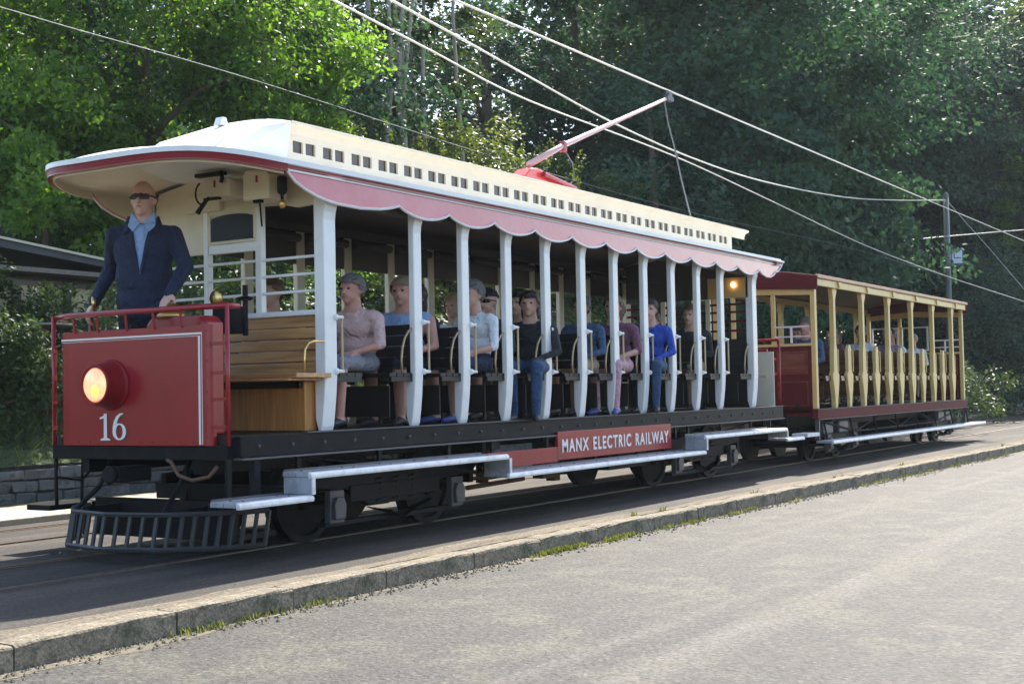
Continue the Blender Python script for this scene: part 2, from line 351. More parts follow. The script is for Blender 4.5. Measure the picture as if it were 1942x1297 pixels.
# scalloped valances
def valance_pts():
    bot = [(-.567, 2.79), (-.535, 2.74), (-.44, 2.666), (-.33, 2.622), (-.21, 2.589), (-.09, 2.568), (.03, 2.557), (.3, 2.553), (.55, 2.572), (.70, 2.597), (.80, 2.624)]
    for k in range(11):
        x0 = .80+.7*k
        for t in np.linspace(0, 1, 13)[1:]: bot.append((x0+.7*t, 2.624-.072*math.sin(math.pi*t)**.75))
    bot += [(8.6, 2.585), (8.75, 2.556), (8.9, 2.562), (9.02, 2.60), (9.1, 2.645), (9.18, 2.655), (9.26, 2.70), (9.34, 2.76), (9.36, 2.79)]
    return bot
VB = valance_pts()
for yv, s_ in ((-.055, 1), (1.955, -1)):
    mb = MB(); P0 = [[(x, yv, z), (x, yv, 2.795)] for x, z in VB]; P1 = [[(x, yv+.018*s_, z), (x, yv+.018*s_, 2.795)] for x, z in VB]
    mb.grid(P0).grid(P1); mb.grid([[(x, yv, z), (x, yv+.018*s_, z)] for x, z in VB])
    va = part('valance', mb, VAL, tram)
    part('valance_inner_lining', MB().grid([[(x, yv+.0195*s_, z+.004), (x, yv+.0195*s_, 2.79)] for x, z in VB if x < .2]), CREAM, va)
    part('valance_edging', MB().tube([(x, yv-.006*s_, z) for x, z in VB], .0115, 6), WHITE, va)
    part('valance_top_moulding', MB().box(-.56, 9.3, yv-.012*s_ if s_ > 0 else yv, yv if s_ > 0 else yv-.012*s_, 2.735, 2.75), WHITE, va)
    part('gutter', MB().box(-.55, 9.35, yv-.035 if s_ > 0 else yv+.0, yv+.0 if s_ > 0 else yv+.035, 2.775, 2.80), WHITE, va, bevel=.006)
# clerestory
cl = part('clerestory_deck', MB().grid([[(x, .95+.60*t, 3.262-.035*abs(t)**3+.03*(1-t*t)) for t in np.linspace(-1, 1, 13)] for x in (0.0, 9.22)]), ROOFW, tram, smooth=True)
for s_ in (-1, 1):
    yb = .95+s_*.53; e = .95+s_*.60
    P = []
    for (dy, z) in ((.0, 3.115), (.002, 3.15), (.02, 3.19), (.07, 3.212), (.072, 3.232), (.055, 3.238)): P.append([(0, yb+s_*dy, z), (9.22, yb+s_*dy, z)])
    part('clerestory_cornice', MB().grid(P), CLER, tram)
    mb = MB(); ya, yc = sorted((yb, yb-s_*.03))
    mb.box(.0, 8.78, ya, yc, 2.86, 3.008); mb.box(0, 8.78, ya, yc, 3.102, 3.13)
    xw = []
    for k in range(24):
        x0 = .088+.3595*k; xw += [(x0, x0+.118), (x0+.150, x0+.268)]
    last = 0
    for a, b in xw: mb.box(last, a, ya, yc, 3.008, 3.102); last = b
    mb.box(last, 8.78, ya, yc, 3.008, 3.102)
    sd = part('clerestory_side', mb, CLER, tram)
    pm = MB().box(0, .118, -.004, .004, 3.008, 3.102).mesh('window_pane', PANE)
    if s_ < 0:
        for a, b in xw: O('window_pane', pm, sd, (a, ya+.022, 0))
    else: part('window_panes', MB().box(.08, 8.7, ya+.01, ya+.016, 3.0, 3.11), PANE, sd)
part('clerestory_end', MB().box(8.75, 8.78, .45, 1.45, 2.86, 3.26), CLER, tram)
# front hood of clerestory
hull = []
for t in np.linspace(-1, 1, 11):
    y = .95+.60*t; hull += [(0.0, y, 3.262-.035*abs(t)**3+.03*(1-t*t)), (0, .95+.53*t, 2.85)]
for t in np.linspace(-1, 1, 11):
    y = .95+.50*t; x = -.62-.10*(1-t*t); hull += [(x, y, rz(x, y)+.012), (x, y, rz(x, y)-.03)]
for t in (-1, 1): hull += [(-.25, .95+.56*t, 3.16)]
bm = bmesh.new(); [bm.verts.new(p) for p in hull]; bmesh.ops.convex_hull(bm, input=bm.verts); me = bpy.data.meshes.new('clerestory_hood'); bm.to_mesh(me); bm.free(); me.materials.append(ROOFW)
hd = O('clerestory_hood', me, tram, bevel=.012)
part('roof_bracket', MB().prism([(-.12, 3.26), (-.02, 3.26), (-.05, 3.325), (-.09, 3.325)], 'y', .98, 1.05), WHITE, tram)

# pillars
def pillar_prof(s=1, y0=0, inn=.055):
    P = [(.075, .868), (.052, .868), (.040, .90), (.026, 1.0), (.012, 1.12), (.003, 1.25), (.0, 1.34), (0, 2.44), (-.007, 2.50), (-.026, 2.56), (-.030, 2.74), (inn, 2.74), (inn, 1.295), (.103, 1.285), (.103, .96)]
    return [(y0+s*y, z) for y, z in P]
for s_, y0 in ((1, 0), (-1, 1.9)):
    me = MB().prism(pillar_prof(s_), 'x', -.055, .055).mesh('pillar', WHITE if s_ > 0 else CREAM)
    big = MB().prism([(y, z) for y, z in pillar_prof(s_, 0, .095)], 'x', -.065, .075).mesh('corner_pillar', WHITE if s_ > 0 else CREAM)
    rodm = MB().tube([(.125, -.008*s_, 1.715), (.125, -.008*s_, 1.31)], .010, 6)
    
    brk = MB().lathe([(.02, -.012), (.026, -.004), (.026, .012), (.018, .02)], (.055, .0, 0), (1, 0, 0), 8)
    brk.tube([(.05, -.004*s_, 0), (.135, -.008*s_, 0)], .014, 6)
    rme = rodm.mesh('grab_rail', DBRASS); bme = brk.mesh('rail_bracket', WHITE)
    for k, x in enumerate(PX):
        c = k in (0, 11)
        p = O('pillar', big if c else me, tram, (x, y0, 0), bevel=.008)
        if k != 11: g_ = O('grab_rail', rme, p); O('rail_bracket', bme, p, (0, 0, 1.715)); O('rail_bracket', bme, p, (0, 0, 1.31))
# rolled blinds and cant rails
for y0, s_ in ((.055, 1), (1.845, -1)):
    part('cant_rail', MB().box(-.02, 8.5, min(y0, y0+.05*s_), max(y0, y0+.05*s_), 2.66, 2.735), DARKW, tram)
    for k in range(11):
        a, b = PX[k]+.06, PX[k+1]-.06
        part('rolled_blind', MB().lathe([(.035, 0), (.042, .01), (.042, b-a-.01), (.035, b-a)], (a, y0+.03*s_, 2.60), (1, 0, 0), 10), mat_blind if 0 else GREYM if 0 else DARKW, tram, smooth=True)

part('drawn_side_blind', MB().box(.06, 8.4, 1.86, 1.88, 2.36, 2.70), DARKW, tram)
# floor, sole bars
part('floor', MB().box(-1.0, 9.35, .06, 1.84, .80, .866), SEATD, tram)
for y0, y1 in ((-.005, .09), (1.81, 1.905)):
    part('sole_bar', MB().box(-.98, 9.38, y0, y1, .715, .862), BLACK, tram, bevel=.006)
part('sole_bar_lower_angle', MB().box(-.98, 9.38, -.03, .06, .700, .713), GREYM, tram)
part('sill_strip', MB().box(-.3, 9.38, -.022, .06, .8635, .872), GREYM, tram)
for xe in (-1.04, 9.36):
    part('buffer_beam', MB().box(xe, xe+.08, .06, 1.84, .70, .80), BLACK, tram, bevel=.008)

# dash panel
def dash(xf, s_):
    yy = [(.190, .03), (.203, .008), (.225, 0)]+[(y, -.035*math.sin(math.pi*(y-.2)/1.5)*0) for y in np.linspace(.3, 1.62, 8)]+[(1.70, .01), (1.745, .045), (1.765, .10)]
    P0 = [(xf+s_*dx, y) for y, dx in yy]; P1 = [(xf+s_*(dx+.03), y) for y, dx in yy][::-1]
    return MB().prism(P0+P1, 'z', .80, 1.635)
d = part('dash_panel', dash(-1.06, 1), RED, tram, bevel=.004)
d2 = part('dash_panel', dash(9.40, -1), RED, tram, bevel=.004)
part('dash_inner_lining', MB().box(9.34, 9.36, .10, 1.75, .87, 1.6), CLER, tram)
for y in (.45, .95, 1.4): part('dash_inner_rib', MB().box(9.315, 9.339, y-.02, y+.02, .88, 1.6), CREAM, tram)
for xf, s_ in ((-1.06, 1), (9.40, -1)):
    dd = d if s_ > 0 else d2
    a, b = sorted((xf-.0035*s_, xf))
    part('dash_lining', MB().box(a, b, .262, 1.70, 1.570, 1.583).box(a, b, .262, .267, .81, 1.570).box(a, b, .280, 1.70, 1.557, 1.560).box(a, b, .280, .297, .81, 1.557), LETTER, dd)
    rl = part('hand_rail', MB().tube([(xf+.12*s_, 0.03, 1.755), (xf+.02*s_, .05, 1.757), (xf-.02*s_, .30, 1.755), (xf-.03*s_, .95, 1.755), (xf-.02*s_, 1.6, 1.755), (xf+.02*s_, 1.78, 1.75), (xf+.16*s_, 1.84, 1.745)], .021, 8), RED, tram, smooth=True)
    for y in (.45, .72, 1.0, 1.3, 1.55): part('rail_stanchion', MB().tube([(xf+.0*s_, y, 1.62), (xf-.02*s_, y, 1.75)], .011, 6), RED, rl)
    for y, zb in ((.035, .80), (1.80, .80)):
        ps = part('platform_post', MB().tube([(xf+.01*s_, y, zb), (xf+.01*s_, y, 1.765)], .016, 8), RED, tram, smooth=True)
        for z in (.93, 1.12, 1.30, 1.50): part('post_bracket', MB().box(xf+.0*s_-.008, xf+.008, min(y, .17 if y < 1 else 1.74), max(y, .17 if y < 1 else 1.74), z-.012, z+.012), RED, ps)
rvm = MB().ell((0, 0, 0), (.004, .008, .008), 8, 5).mesh('rivet', RED, True)
for zz in np.arange(.86, 1.6, .105):
    for yy in (.222, 1.70): O('rivet', rvm, d, (-1.061, yy, zz))
for yy in np.arange(.36, 1.66, .13): O('rivet', rvm, d, (-1.061, yy, .825))
btm = MB().lathe([(.014, 0), (.014, .012), (.008, .018)], (0, 0, 0), (0, -1, 0), 6).mesh('bolt', GREYM)
for xx in np.arange(-.8, 9.3, .35): O('bolt', btm, tram, (float(xx), -.005, .79))
# figures 16 (flat painted lettering with dark shading), facing forward (-X)
def glyph_strip(pts, ws):
    P = []
    for i, (p, w_) in enumerate(zip(pts, ws)):
        a = Vector(pts[max(0, i-1)]); b = Vector(pts[min(len(pts)-1, i+1)]); t = (b-a).normalized(); nn = Vector((-t.y, t.x)); P.append((Vector(p)+nn*w_/2, Vector(p)-nn*w_/2))
    return P
def put(mb, P, ox, oz, x):   # u to the reader's right = -Y
    mb.grid([[(x, ox-a.x*1.13, oz+a.y*1.05), (x, ox-b.x*1.13, oz+b.y*1.05)] for a, b in P])
def sixteen(x, off=0):
    mb = MB(); H = .185
    ox, oz = 1.295-off, .838-off*.6
    V2 = Vector
    put(mb, [(V2((.042, 0)), V2((.072, 0))), (V2((.042, H)), V2((.072, H)))], ox, oz, x)
    put(mb, [(V2((.010, 0)), V2((.104, 0))), (V2((.014, .010)), V2((.100, .010))), (V2((.042, .018)), V2((.072, .018)))], ox, oz, x-.0004)
    put(mb, [(V2((.005, H-.028)), V2((.005, H-.040))), (V2((.045, H-.012)), V2((.045, H-.032))), (V2((.060, H)), V2((.060, H-.04)))], ox, oz, x-.0004)
    cx, cy, rx, ry = .185, .060, .046, .052
    ang = np.linspace(0, 2*math.pi, 33); put(mb, glyph_strip([V2((cx+rx*math.cos(a), cy+ry*math.sin(a))) for a in ang], [.010+.022*abs(math.cos(a))**1.5 for a in ang]), ox, oz, x)
    cv = [V2((.139+.004*0, .058)), V2((.141, .090)), V2((.150, .125)), V2((.168, .158)), V2((.195, .178)), V2((.222, .183))]
    put(mb, glyph_strip(cv, [.03, .032, .030, .026, .016, .008]), ox, oz, x-.0004)
    return mb
part('number_16', sixteen(-1.0645), LETTER, d)
part('number_16_shading', sixteen(-1.0615, .010), SHADOWL, d)
# headlight
HL = (-1.06, 1.165, 1.238)
hl = part('headlight', MB().lathe([(.185, -.002), (.185, .012), (.168, .022), (.164, .05), (.155, .09), (.146, .13), (.148, .15), (.145, .165), (.128, .165), (.12, .145)], HL, (-1, 0, 0), 32), DRED, tram, smooth=False, bevel=.006)
hl.data.polygons.foreach_set('use_smooth', [True]*len(hl.data.polygons))
lm = mat('lit_headlight_glass', (1, .62, .35), .2, 0, emit=(1.0, .47, .22), estr=.62)
b_ = lm.node_tree.nodes['Principled BSDF']; b_.inputs['Base Color'].default_value = (.2, .1, .05, 1)
nt_ = lm.node_tree; tcx = N(nt_, 'ShaderNodeTexCoord'); gn = N(nt_, 'ShaderNodeTexNoise'); gn.inputs['Scale'].default_value = 14; gn.inputs['Detail'].default_value = 3
mpx = N(nt_, 'ShaderNodeMapRange'); mpx.inputs[1].default_value = .35; mpx.inputs[2].default_value = .7; mpx.inputs[3].default_value = .26; mpx.inputs[4].default_value = .55
nt_.links.new(tcx.outputs['Object'], gn.inputs['Vector']); nt_.links.new(gn.outputs[0], mpx.inputs[0]); nt_.links.new(mpx.outputs[0], b_.inputs['Emission Strength']); b_.inputs['Coat Weight'].default_value = .6
part('lens', MB().lathe([(.124, .15), (.11, .163), (.07, .175), (.01, .18)], HL, (-1, 0, 0), 32), lm, hl, smooth=True)
bm_ = mat('lit_headlight_bulb', (1, .9, .3), .3, 0, emit=(1.0, .60, .04), estr=.6)
part('bulb', MB().ell((-1.233, 1.14, 1.20), (.014, .040, .045), 12, 8), bm_, hl, smooth=True)

# front bulkhead
bh = part('bulkhead_top_panel', MB().prism([(.055, 2.575), (.30, 2.56), (.45, 2.595), (.66, 2.60), (.66, 2.36)]+[(1.24, 2.36), (1.24, 2.27), (1.79, 2.27), (1.845, 2.60), (1.84, 2.78), (1.4, 2.86), (.95, 2.885), (.5, 2.86), (.055, 2.78)], 'x', -.02, .02), CREAM, tram)
# middle window in the bulkhead: glass behind an arched frame
part('bulkhead_window', MB().prism([(.73, 2.36), (1.18, 2.36), (1.18, 2.53)]+[(.955-.225*math.cos(a)*-1, 2.53+.035*math.sin(a)) for a in np.linspace(0, math.pi, 9)][1:-1]+[(.73, 2.53)], 'x', -.030, -.021),
     mat('dark_bulkhead_glass', (.004, .005, .006), .25, .1, spec=.15), tram)
part('bulkhead_window_frame', MB().box(-.034, -.0205, .70, 1.21, 2.335, 2.358).box(-.034, -.0205, .70, .728, 2.36, 2.57).box(-.034, -.0205, 1.182, 1.21, 2.36, 2.57), CREAM, tram, bevel=.003)
for y0, y1 in ((.655, .715), (1.215, 1.265), (1.78, 1.84)):
    part('bulkhead_post', MB().box(-.028, .028, y0, y1, 1.775, 2.60 if y0 < 1.3 else 2.27), WHITE, tram, bevel=.004)
part('bulkhead_waist_rail', MB().box(-.02, .02, .715, 1.215, 2.262, 2.335), WHITE, tram, bevel=.004)
part('bulkhead_sill', MB().box(-.055, .03, .055, 1.845, 1.735, 1.775), WHITE, tram, bevel=.006)
for z in (1.92, 2.05, 2.18):
    part('window_bar', MB().tube([(-.012, .05, z), (-.012, 1.84, z)], .012, 8), WHITE, tram, smooth=True)
z = 1.30
for k in range(5):
    part('back_board', MB().box(-.02, .02, .055, 1.845, z+.003, z+.083), WOOD, tram, bevel=.007); z += .0865
part('bulkhead_lower_panel', MB().box(-.01, .02, .11, 1.79, .87, 1.298), WOODT, tram)
part('platform_seat', MB().box(-.42, -.03, -.03, 1.5, 1.262, 1.298).box(-.44, -.03, .03, 1.45, 1.243, 1.262), WOOD, tram, bevel=.006)
part('seat_box', MB().box(-.16, -.03, .12, 1.55, .872, 1.24), WOODB, tram, bevel=.006)
part('seat_batten', MB().box(-.20, -.162, .14, 1.5, 1.19, 1.238), SEATD, tram)
hoop = [(0, 0, 0), (0, 0, .10), (.01, 0, .17), (.05, 0, .215), (.11, 0, .23), (.22, 0, .23)]
part('seat_arm', MB().tube([(-.30+a, .0, 1.30+c) for a, b, c in hoop], .009, 6), BRASS, tram, smooth=True)
# equipment under the canopy
eq = part('circuit_breaker_box', MB().prism([(.70, 2.655), (.98, 2.655), (.98, 2.77), (.94, 2.80), (.72, 2.80), (.70, 2.77)], 'x', -.32, -.10), CREAM, tram, bevel=.008)
part('breaker_lever', MB().tube([(-.33, .90, 2.655), (-.36, .92, 2.61), (-.40, .955, 2.53)], [.012, .016, .02], 8).box(-.34, -.30, .80, .95, 2.635, 2.652), BLACK, eq)
part('breaker_bracket', MB().box(-.36, -.30, .74, 1.02, 2.815, 2.842).tube([(-.345, .76, 2.83), (-.345, .745, 2.79), (-.345, .76, 2.755)], .018, 6), BLACK, eq)
part('red_tag', MB().box(-.326, -.3205, .84, .856, 2.73, 2.78), DRED, eq)
eq2 = part('circuit_breaker_box', MB().prism([(.32, 2.60), (.58, 2.60), (.58, 2.79), (.55, 2.83), (.35, 2.81), (.32, 2.78)], 'x', -.30, -.10), CREAM, tram, bevel=.008)
part('breaker_lever', MB().box(-.31, -.27, .40, .47, 2.575, 2.598).tube([(-.28, .43, 2.58), (-.27, .42, 2.40)], .008, 6), BLACK, eq2)
part('red_tag', MB().box(-.306, -.3005, .43, .446, 2.73, 2.78), DRED, eq2)
part('bell', MB().lathe([(.03, 0), (.038, .01), (.038, .11), (.03, .125), (.012, .14), (.012, .17)], (-.25, .235, 2.76), (0, 0, -1), 14), BLACK, tram, smooth=True)
part('bell_clapper', MB().ell((-.25, .235, 2.555), (.028, .028, .035), 10, 6), BRASS, tram, smooth=True)
part('cable_loop', MB().tube([(-.3, 1.0+.07*math.sin(a), 2.70+.085*math.cos(a)) for a in np.linspace(.4, math.pi-.2, 12)], .0075, 6), BLACK, tram, smooth=True)
part('destination_box', MB().box(-.06, -.022, 1.05, 1.42, 2.60, 2.74), CREAM, tram, bevel=.006)
# controller and brake
ct = part('controller', MB().prism([(.30, .87), (.90, .87), (.90, 1.66), (.84, 1.71), (.36, 1.71), (.30, 1.66)], 'x', -.98, -.80), RED, tram, bevel=.02)
part('controller_top', MB().lathe([(.11, 0), (.10, .025), (.045, .045), (.03, .10)], (-.90, .72, 1.71), (0, 0, 1), 18), BRASS, ct, smooth=True)
part('controller_handle', MB().tube([(-.90, .72, 1.80), (-.88, .74, 1.81), (-.82, .78, 1.81)], [.02, .015, .013], 8).tube([(-.82, .78, 1.80), (-.82, .78, 1.87)], .013, 8), BRASS, ct, smooth=True)
part('control_equipment', MB().box(-.55, -.38, .50, .66, 1.60, 1.80).tube([(-.46, .42, 1.58), (-.46, .42, 1.95)], .02, 8).lathe([(.05, 0), (.06, .02), (.02, .03)], (-.46, .42, 1.84), (0, 0, 1), 12), BLACK, ct)
part('brass_gauge', MB().lathe([(.055, 0), (.06, .02), (.05, .03)], (-.56, .60, 1.86), (-1, 0, 0), 16), BRASS, tram, smooth=True)
hb = part('hand_brake', MB().tube([(-.85, 1.62, .87), (-.85, 1.62, 1.80)], .02, 8), RED, tram, smooth=True)
part('brake_crank', MB().tube([(-.85, 1.62, 1.80), (-.90, 1.55, 1.82), (-.93, 1.50, 1.82)], .014, 8).tube([(-.93, 1.50, 1.81), (-.93, 1.50, 1.90)], .016, 8), BRASS, hb, smooth=True)

# crossbenches
def bench_meshes(mat_b, mat_f, zs=1.30, zt=1.70, y1=1.85):
    seat = MB()
    for k in range(4): seat.box(-.36+.095*k, -.36+.095*k+.085, .03, y1, zs-.03, zs)
    seat.box(-.34, .0, .03, .06, zs-.07, zs-.03).box(-.34, 0, y1-.06, y1-.03, zs-.07, zs-.03)
    back = MB()
    for k in range(4): back.box(-.012+.012*k*0, .012, .075, y1-.05, zs+.05+.088*k, zs+.05+.088*k+.083)
    for y in (.12, .7, 1.2, y1-.1): back.box(.0125, .03, y-.02, y+.02, zs-.02, zt)
    leg = MB().box(-.30, -.26, .55, .62, .868, zs-.03).box(-.30, -.26, 1.28, 1.35, .868, zs-.03).box(-.28, -.27, .1, 1.8, .95, zs-.1)
    arm = MB().tube([(-.05+a*.4-.14, .035, zs+c) for a, b, c in [(0, 0, 0), (-.02, 0, .1), (0.02, 0, .2), (.1, 0, .28), (.24, 0, .34), (.4, 0, .37)]], .010, 6)
    return [seat.mesh('bench', mat_b), back.mesh('backrest', mat_b), leg.mesh('bench_support', mat_f), arm.mesh('bench_arm', DBRASS, True)]
BMS = bench_meshes(SEATD, SEATD)
bench_x = PX[1:11]+[8.36]
for x in bench_x:
    b = O('bench', BMS[0], tram, (x, 0, 0), bevel=.004)
    O('backrest', BMS[1], b); O('bench_support', BMS[2], b); O('bench_arm', BMS[3], b)
b = O('bench', BMS[0], tram, (.40, 0, 0)); 
# rear bulkhead
RB = mat('lamplit_orange_varnish', (.62, .40, .16), .35, .12, 5, coat=.4)  # orange varnish colour carries the lamp's glow
part('rear_bulkhead_panel', MB().prism([(.06, 2.545), (1.84, 2.545), (1.84, 2.78), (.95, 2.88), (.06, 2.78)], 'x', 8.40, 8.43).box(8.40, 8.43, .62, 1.84, 2.28, 2.544), DARKW, tram)
part('rear_lamplit_panel', MB().box(8.395, 8.43, .06, .615, 2.28, 2.543), RB, tram)  # lamplit corner of the bulkhead, cut out as its own bright panel
for y in (.62, 1.26): part('rear_bulkhead_post', MB().box(8.39, 8.44, y-.03, y+.03, 1.75, 2.28), CREAM, tram)
for z in (1.86, 1.98, 2.10, 2.2): part('rear_slat', MB().box(8.405, 8.425, .06, 1.84, z-.014, z+.014), MAROON, tram)
part('rear_bulkhead_lower', MB().box(8.40, 8.43, .06, 1.84, .87, 1.75), SEATD, tram)
part('saloon_lamp', MB().ell((8.37, .25, 2.45), (.024, .028, .034), 12, 8), mat('lit_saloon_lamp', (1, .8, .4), .3, 0, emit=(1, .66, .28), estr=3.5), tram, smooth=True)
part('rear_ceiling_seat', MB().box(8.46, 8.9, .05, 1.85, 1.24, 1.28).box(8.5, 8.54, .1, 1.8, 1.35, 1.72), SEATD, tram)

# steps
stepbolt = MB().lathe([(.010, -.001), (.010, .003), (.006, .005)], (0, 0, 0), (0, 0, 1), 8).mesh('bolt', GREYM)
def step(x0, x1, z, y0=-.33, y1=-.06, riser=None):
    s_ = part('footboard', MB().box(x0, x1, y0+.03, y0+.148, z-.035, z), STEPG, tram, bevel=.005)
    part('step_plank', MB().box(x0, x1, y0+.156, y1, z-.035, z-.001), STEPG, s_, bevel=.005)
    for xx in np.arange(x0+.12, x1-.05, .45):
        for yy in (y0+.09, y0+.20): O('bolt', stepbolt, s_, (float(xx), yy, z))
    part('step_nosing', MB().prism([(y0, z-.03), (y0+.004, z-.012), (y0+.016, z-.002), (y0+.034, z+.002), (y0+.034, z-.045), (y0+.004, z-.045)], 'x', x0-.004, x1+.004), NOSE, s_, bevel=.003)
    part('step_back_edge', MB().box(x0+.02, x1-.02, y1+.0, y1+.012, z-.03, z+.014), GREYM, s_)
    for xx in np.arange(x0+.25, x1, .95): part('step_hanger', MB().box(xx-.02, xx+.02, .0, .025, z-.03, .71).box(xx-.02, xx+.02, y0+.04, .0, z-.055, z-.036), BLACK, s_)
    return s_
step(-1.33, -.60, .447); step(-.62, 1.945, .602); step(1.955, 6.09, .437); step(6.10, 8.66, .602); step(8.665, 9.28, .47)
for xa, z0, z1 in ((-.615, .449, .565), (1.957, .439, .565), (6.105, .439, .565), (8.64, .472, .565)):
    rs_ = part('step_riser', MB().box(xa, xa+.025, -.322, -.065, z0, z1), STEPG, tram, bevel=.003)
    part('riser_edge', MB().box(xa-.003, xa+.028, -.332, -.323, z0, z1), NOSE, rs_)
# side board with the railway's name
sb = part('name_board', MB().box(3.29, 5.80, -.035, -.0345+.03, .472, .742), RED, tram, bevel=.003)
part('side_board', MB().box(2.06, 3.287, -.033, -.005, .458, .60), RED, tram, bevel=.003)
part('side_board', MB().box(5.803, 6.7, -.02, .0, .43, .56), BLACK, tram, bevel=.003)
cu = bpy.data.curves.new('lettering', 'FONT'); cu.body = 'MANX ELECTRIC RAILWAY'; cu.size = .158; cu.extrude = .002; cu.offset = .0032; cu.space_character = 1.25; cu.space_word = 1.25
tmp = bpy.data.objects.new('tmp', cu); COL.objects.link(tmp); bpy.context.view_layer.update()
me = bpy.data.meshes.new_from_object(tmp.evaluated_get(bpy.context.evaluated_depsgraph_get())); bpy.data.objects.remove(tmp)
xsv = [v_.co.x for v_ in me.vertices]; sx = 2.36/(max(xsv)-min(xsv)); me.transform(Matrix.Diagonal((sx, 1.12, 1, 1))); me.materials.clear(); me.materials.append(LETTER)
O('lettering', me, sb, (3.365-min(xsv)*sx, -.038, .545), (R(90), 0, 0))

# underframe, bogies
def wheel_mesh(r=.34):
    mb = MB().lathe([(.05, -.07), (.09, -.06), (.09, -.03), (r-.06, -.015), (r-.05, -.045), (r, -.045), (r, .03), (r+.025, .035), (r+.025, .055), (.08, .05), (.05, .07)], (0, 0, 0), (0, 1, 0), 28)
    return mb.mesh('wheel', BLACK)
WM = wheel_mesh(); WMs = wheel_mesh(.27)
def bogie(parent, xc, wb=1.60, wm=None, r=.34, simple=False):
    bg_ = part('bogie', MB().box(xc-.12, xc+.12, .25, 1.65, .48, .60).box(xc-wb/2-.35, xc-wb/2-.29, .2, 1.7, .34, .46).box(xc+wb/2+.29, xc+wb/2+.35, .2, 1.7, .34, .46).box(xc-.45, xc+.45, .6, 1.3, .20, .52), BLACK, parent)
    for sx_ in (-1, 1):
        part('axle', MB().lathe([(.045, 0), (.045, 1.5)], (xc+sx_*wb/2, .2, r), (0, 1, 0), 10), BLACK, bg_)
        for y, fl in ((.49, 0), (1.41, math.pi)): O('wheel', wm, bg_, (xc+sx_*wb/2, y, r), (0, 0, fl))
    for y in (.22, 1.62):
        sf = MB()
        L = wb/2+.35
        sf.prism([(xc-L, .54), (xc-L, .44), (xc-wb/2+.18, .40), (xc-.35, .26), (xc+.35, .26), (xc+wb/2-.18, .40), (xc+L, .44), (xc+L, .54), (xc+.4, .56), (xc-.4, .56)], 'y', y-.03, y+.03)
        sf.box(xc-wb/2-.10, xc+wb/2+.10, y-.045, y+.045, .13, .17)
        sf.box(xc-.6, xc+.6, y-.05, y-.035, .30, .43)
        part('bogie_side_frame', sf, BLACK, bg_, bevel=.008)
        for sx_ in (-1, 1):
            xx = xc+sx_*wb/2
            part('axle_box', MB().box(xx-.085, xx+.085, y-.09, y-.03, .16, .41).prism([(xx-.06, .19), (xx+.06, .19), (xx+.07, .30), (xx+.04, .36), (xx-.04, .36), (xx-.07, .30)], 'y', y-.125, y-.09), GREYM, bg_, bevel=.008)
        for dx in (-.22, .0, .22):
            c = [(xc+dx+.05*math.cos(a), y+.0+.05*math.sin(a), .27+.2*a/(2*math.pi*5)) for a in np.linspace(0, 2*math.pi*5, 40)]
            part('coil_spring', MB().tube(c, .011, 5), BLACK, bg_)
        lf = MB()
        for q in range(5):
            l_ = .42-.07*q
            lf.grid([[(xc+l_*t, y-.10, .185+.012*q*-1+.07*t*t+.0), (xc+l_*t, y-.04, .185-.012*q+.07*t*t)] for t in np.linspace(-1, 1, 9)])
        part('leaf_spring', lf, BLACK, bg_)
    return bg_
bogie(tram, 1.02, 1.62, WM); bogie(tram, 7.15, 1.62, WM)
part('underframe_beam', MB().box(-.9, 9.3, .5, .58, .62, .80).box(-.9, 9.3, 1.32, 1.4, .62, .80).box(2.3, 2.4, .05, 1.85, .62, .80).box(5.8, 5.9, .05, 1.85, .62, .80), BLACK, tram)
part('truss_rod', MB().tube([(-.5, .12, .72), (2.2, .12, .42), (5.9, .12, .42), (8.9, .12, .72)], .016, 6), BLACK, tram)
part('queen_post', MB().box(2.17, 2.23, .09, .15, .42, .715).box(5.87, 5.93, .09, .15, .42, .715), BLACK, tram)
part('resistance_box', MB().box(4.85, 5.75, .25, 1.2, .28, .66).box(5.0, 5.6, .22, .25, .32, .6), BLACK, tram, bevel=.01)
part('air_reservoir', MB().lathe([(.10, 0), (.16, .04), (.16, 1.0), (.10, 1.04)], (2.75, 1.35, .46), (1, 0, 0), 16), BLACK, tram, smooth=True)
part('brake_rigging', MB().tube([(1.9, .8, .36), (3.2, .7, .30), (4.6, .75, .33), (6.3, .8, .36)], .02, 6).tube([(3.2, .7, .30), (3.2, .7, .62)], .018, 6).tube([(2.6, .55, .25), (3.6, .55, .27)], .025, 6).box(3.9, 4.15, .5, .62, .25, .5).box(4.3, 4.42, .6, .7, .2, .62).box(3.55, 3.66, 1.0, 1.08, .22, .62), RUST, tram)
# things under the front platform
part('coupler', MB().box(-1.25, -.95, .88, 1.02, .55, .66).lathe([(.06, 0), (.065, .02), (.065, .04)], (-1.25, .95, .605), (-1, 0, 0), 14), BLACK, tram, bevel=.01)
part('coupler', MB().box(9.35, 10.5, .90, 1.0, .50, .60).box(10.0, 10.12, .80, 1.10, .46, .64), RUST, tram, bevel=.01)
part('air_hose', MB().tube([(-1.05, .62, .70), (-1.08, .55, .69), (-1.09, .47, .60), (-1.08, .35, .565), (-1.05, .22, .59), (-1.03, .16, .66)], .014, 6), RUST, tram, smooth=True)
part('air_hose', MB().tube([(9.45, .3, .70), (9.5, .3, .5), (9.6, .3, .42), (9.75, .32, .46)], .02, 6), BLACK, tram, smooth=True)
for yy in (.35, 1.48): part('platform_bearer', MB().box(-1.0, .1, yy, yy+.07, .60, .70), BLACK, tram)
part('step_hanger_post', MB().box(-.86, -.80, -.02, .03, .45, .72), BLACK, tram)
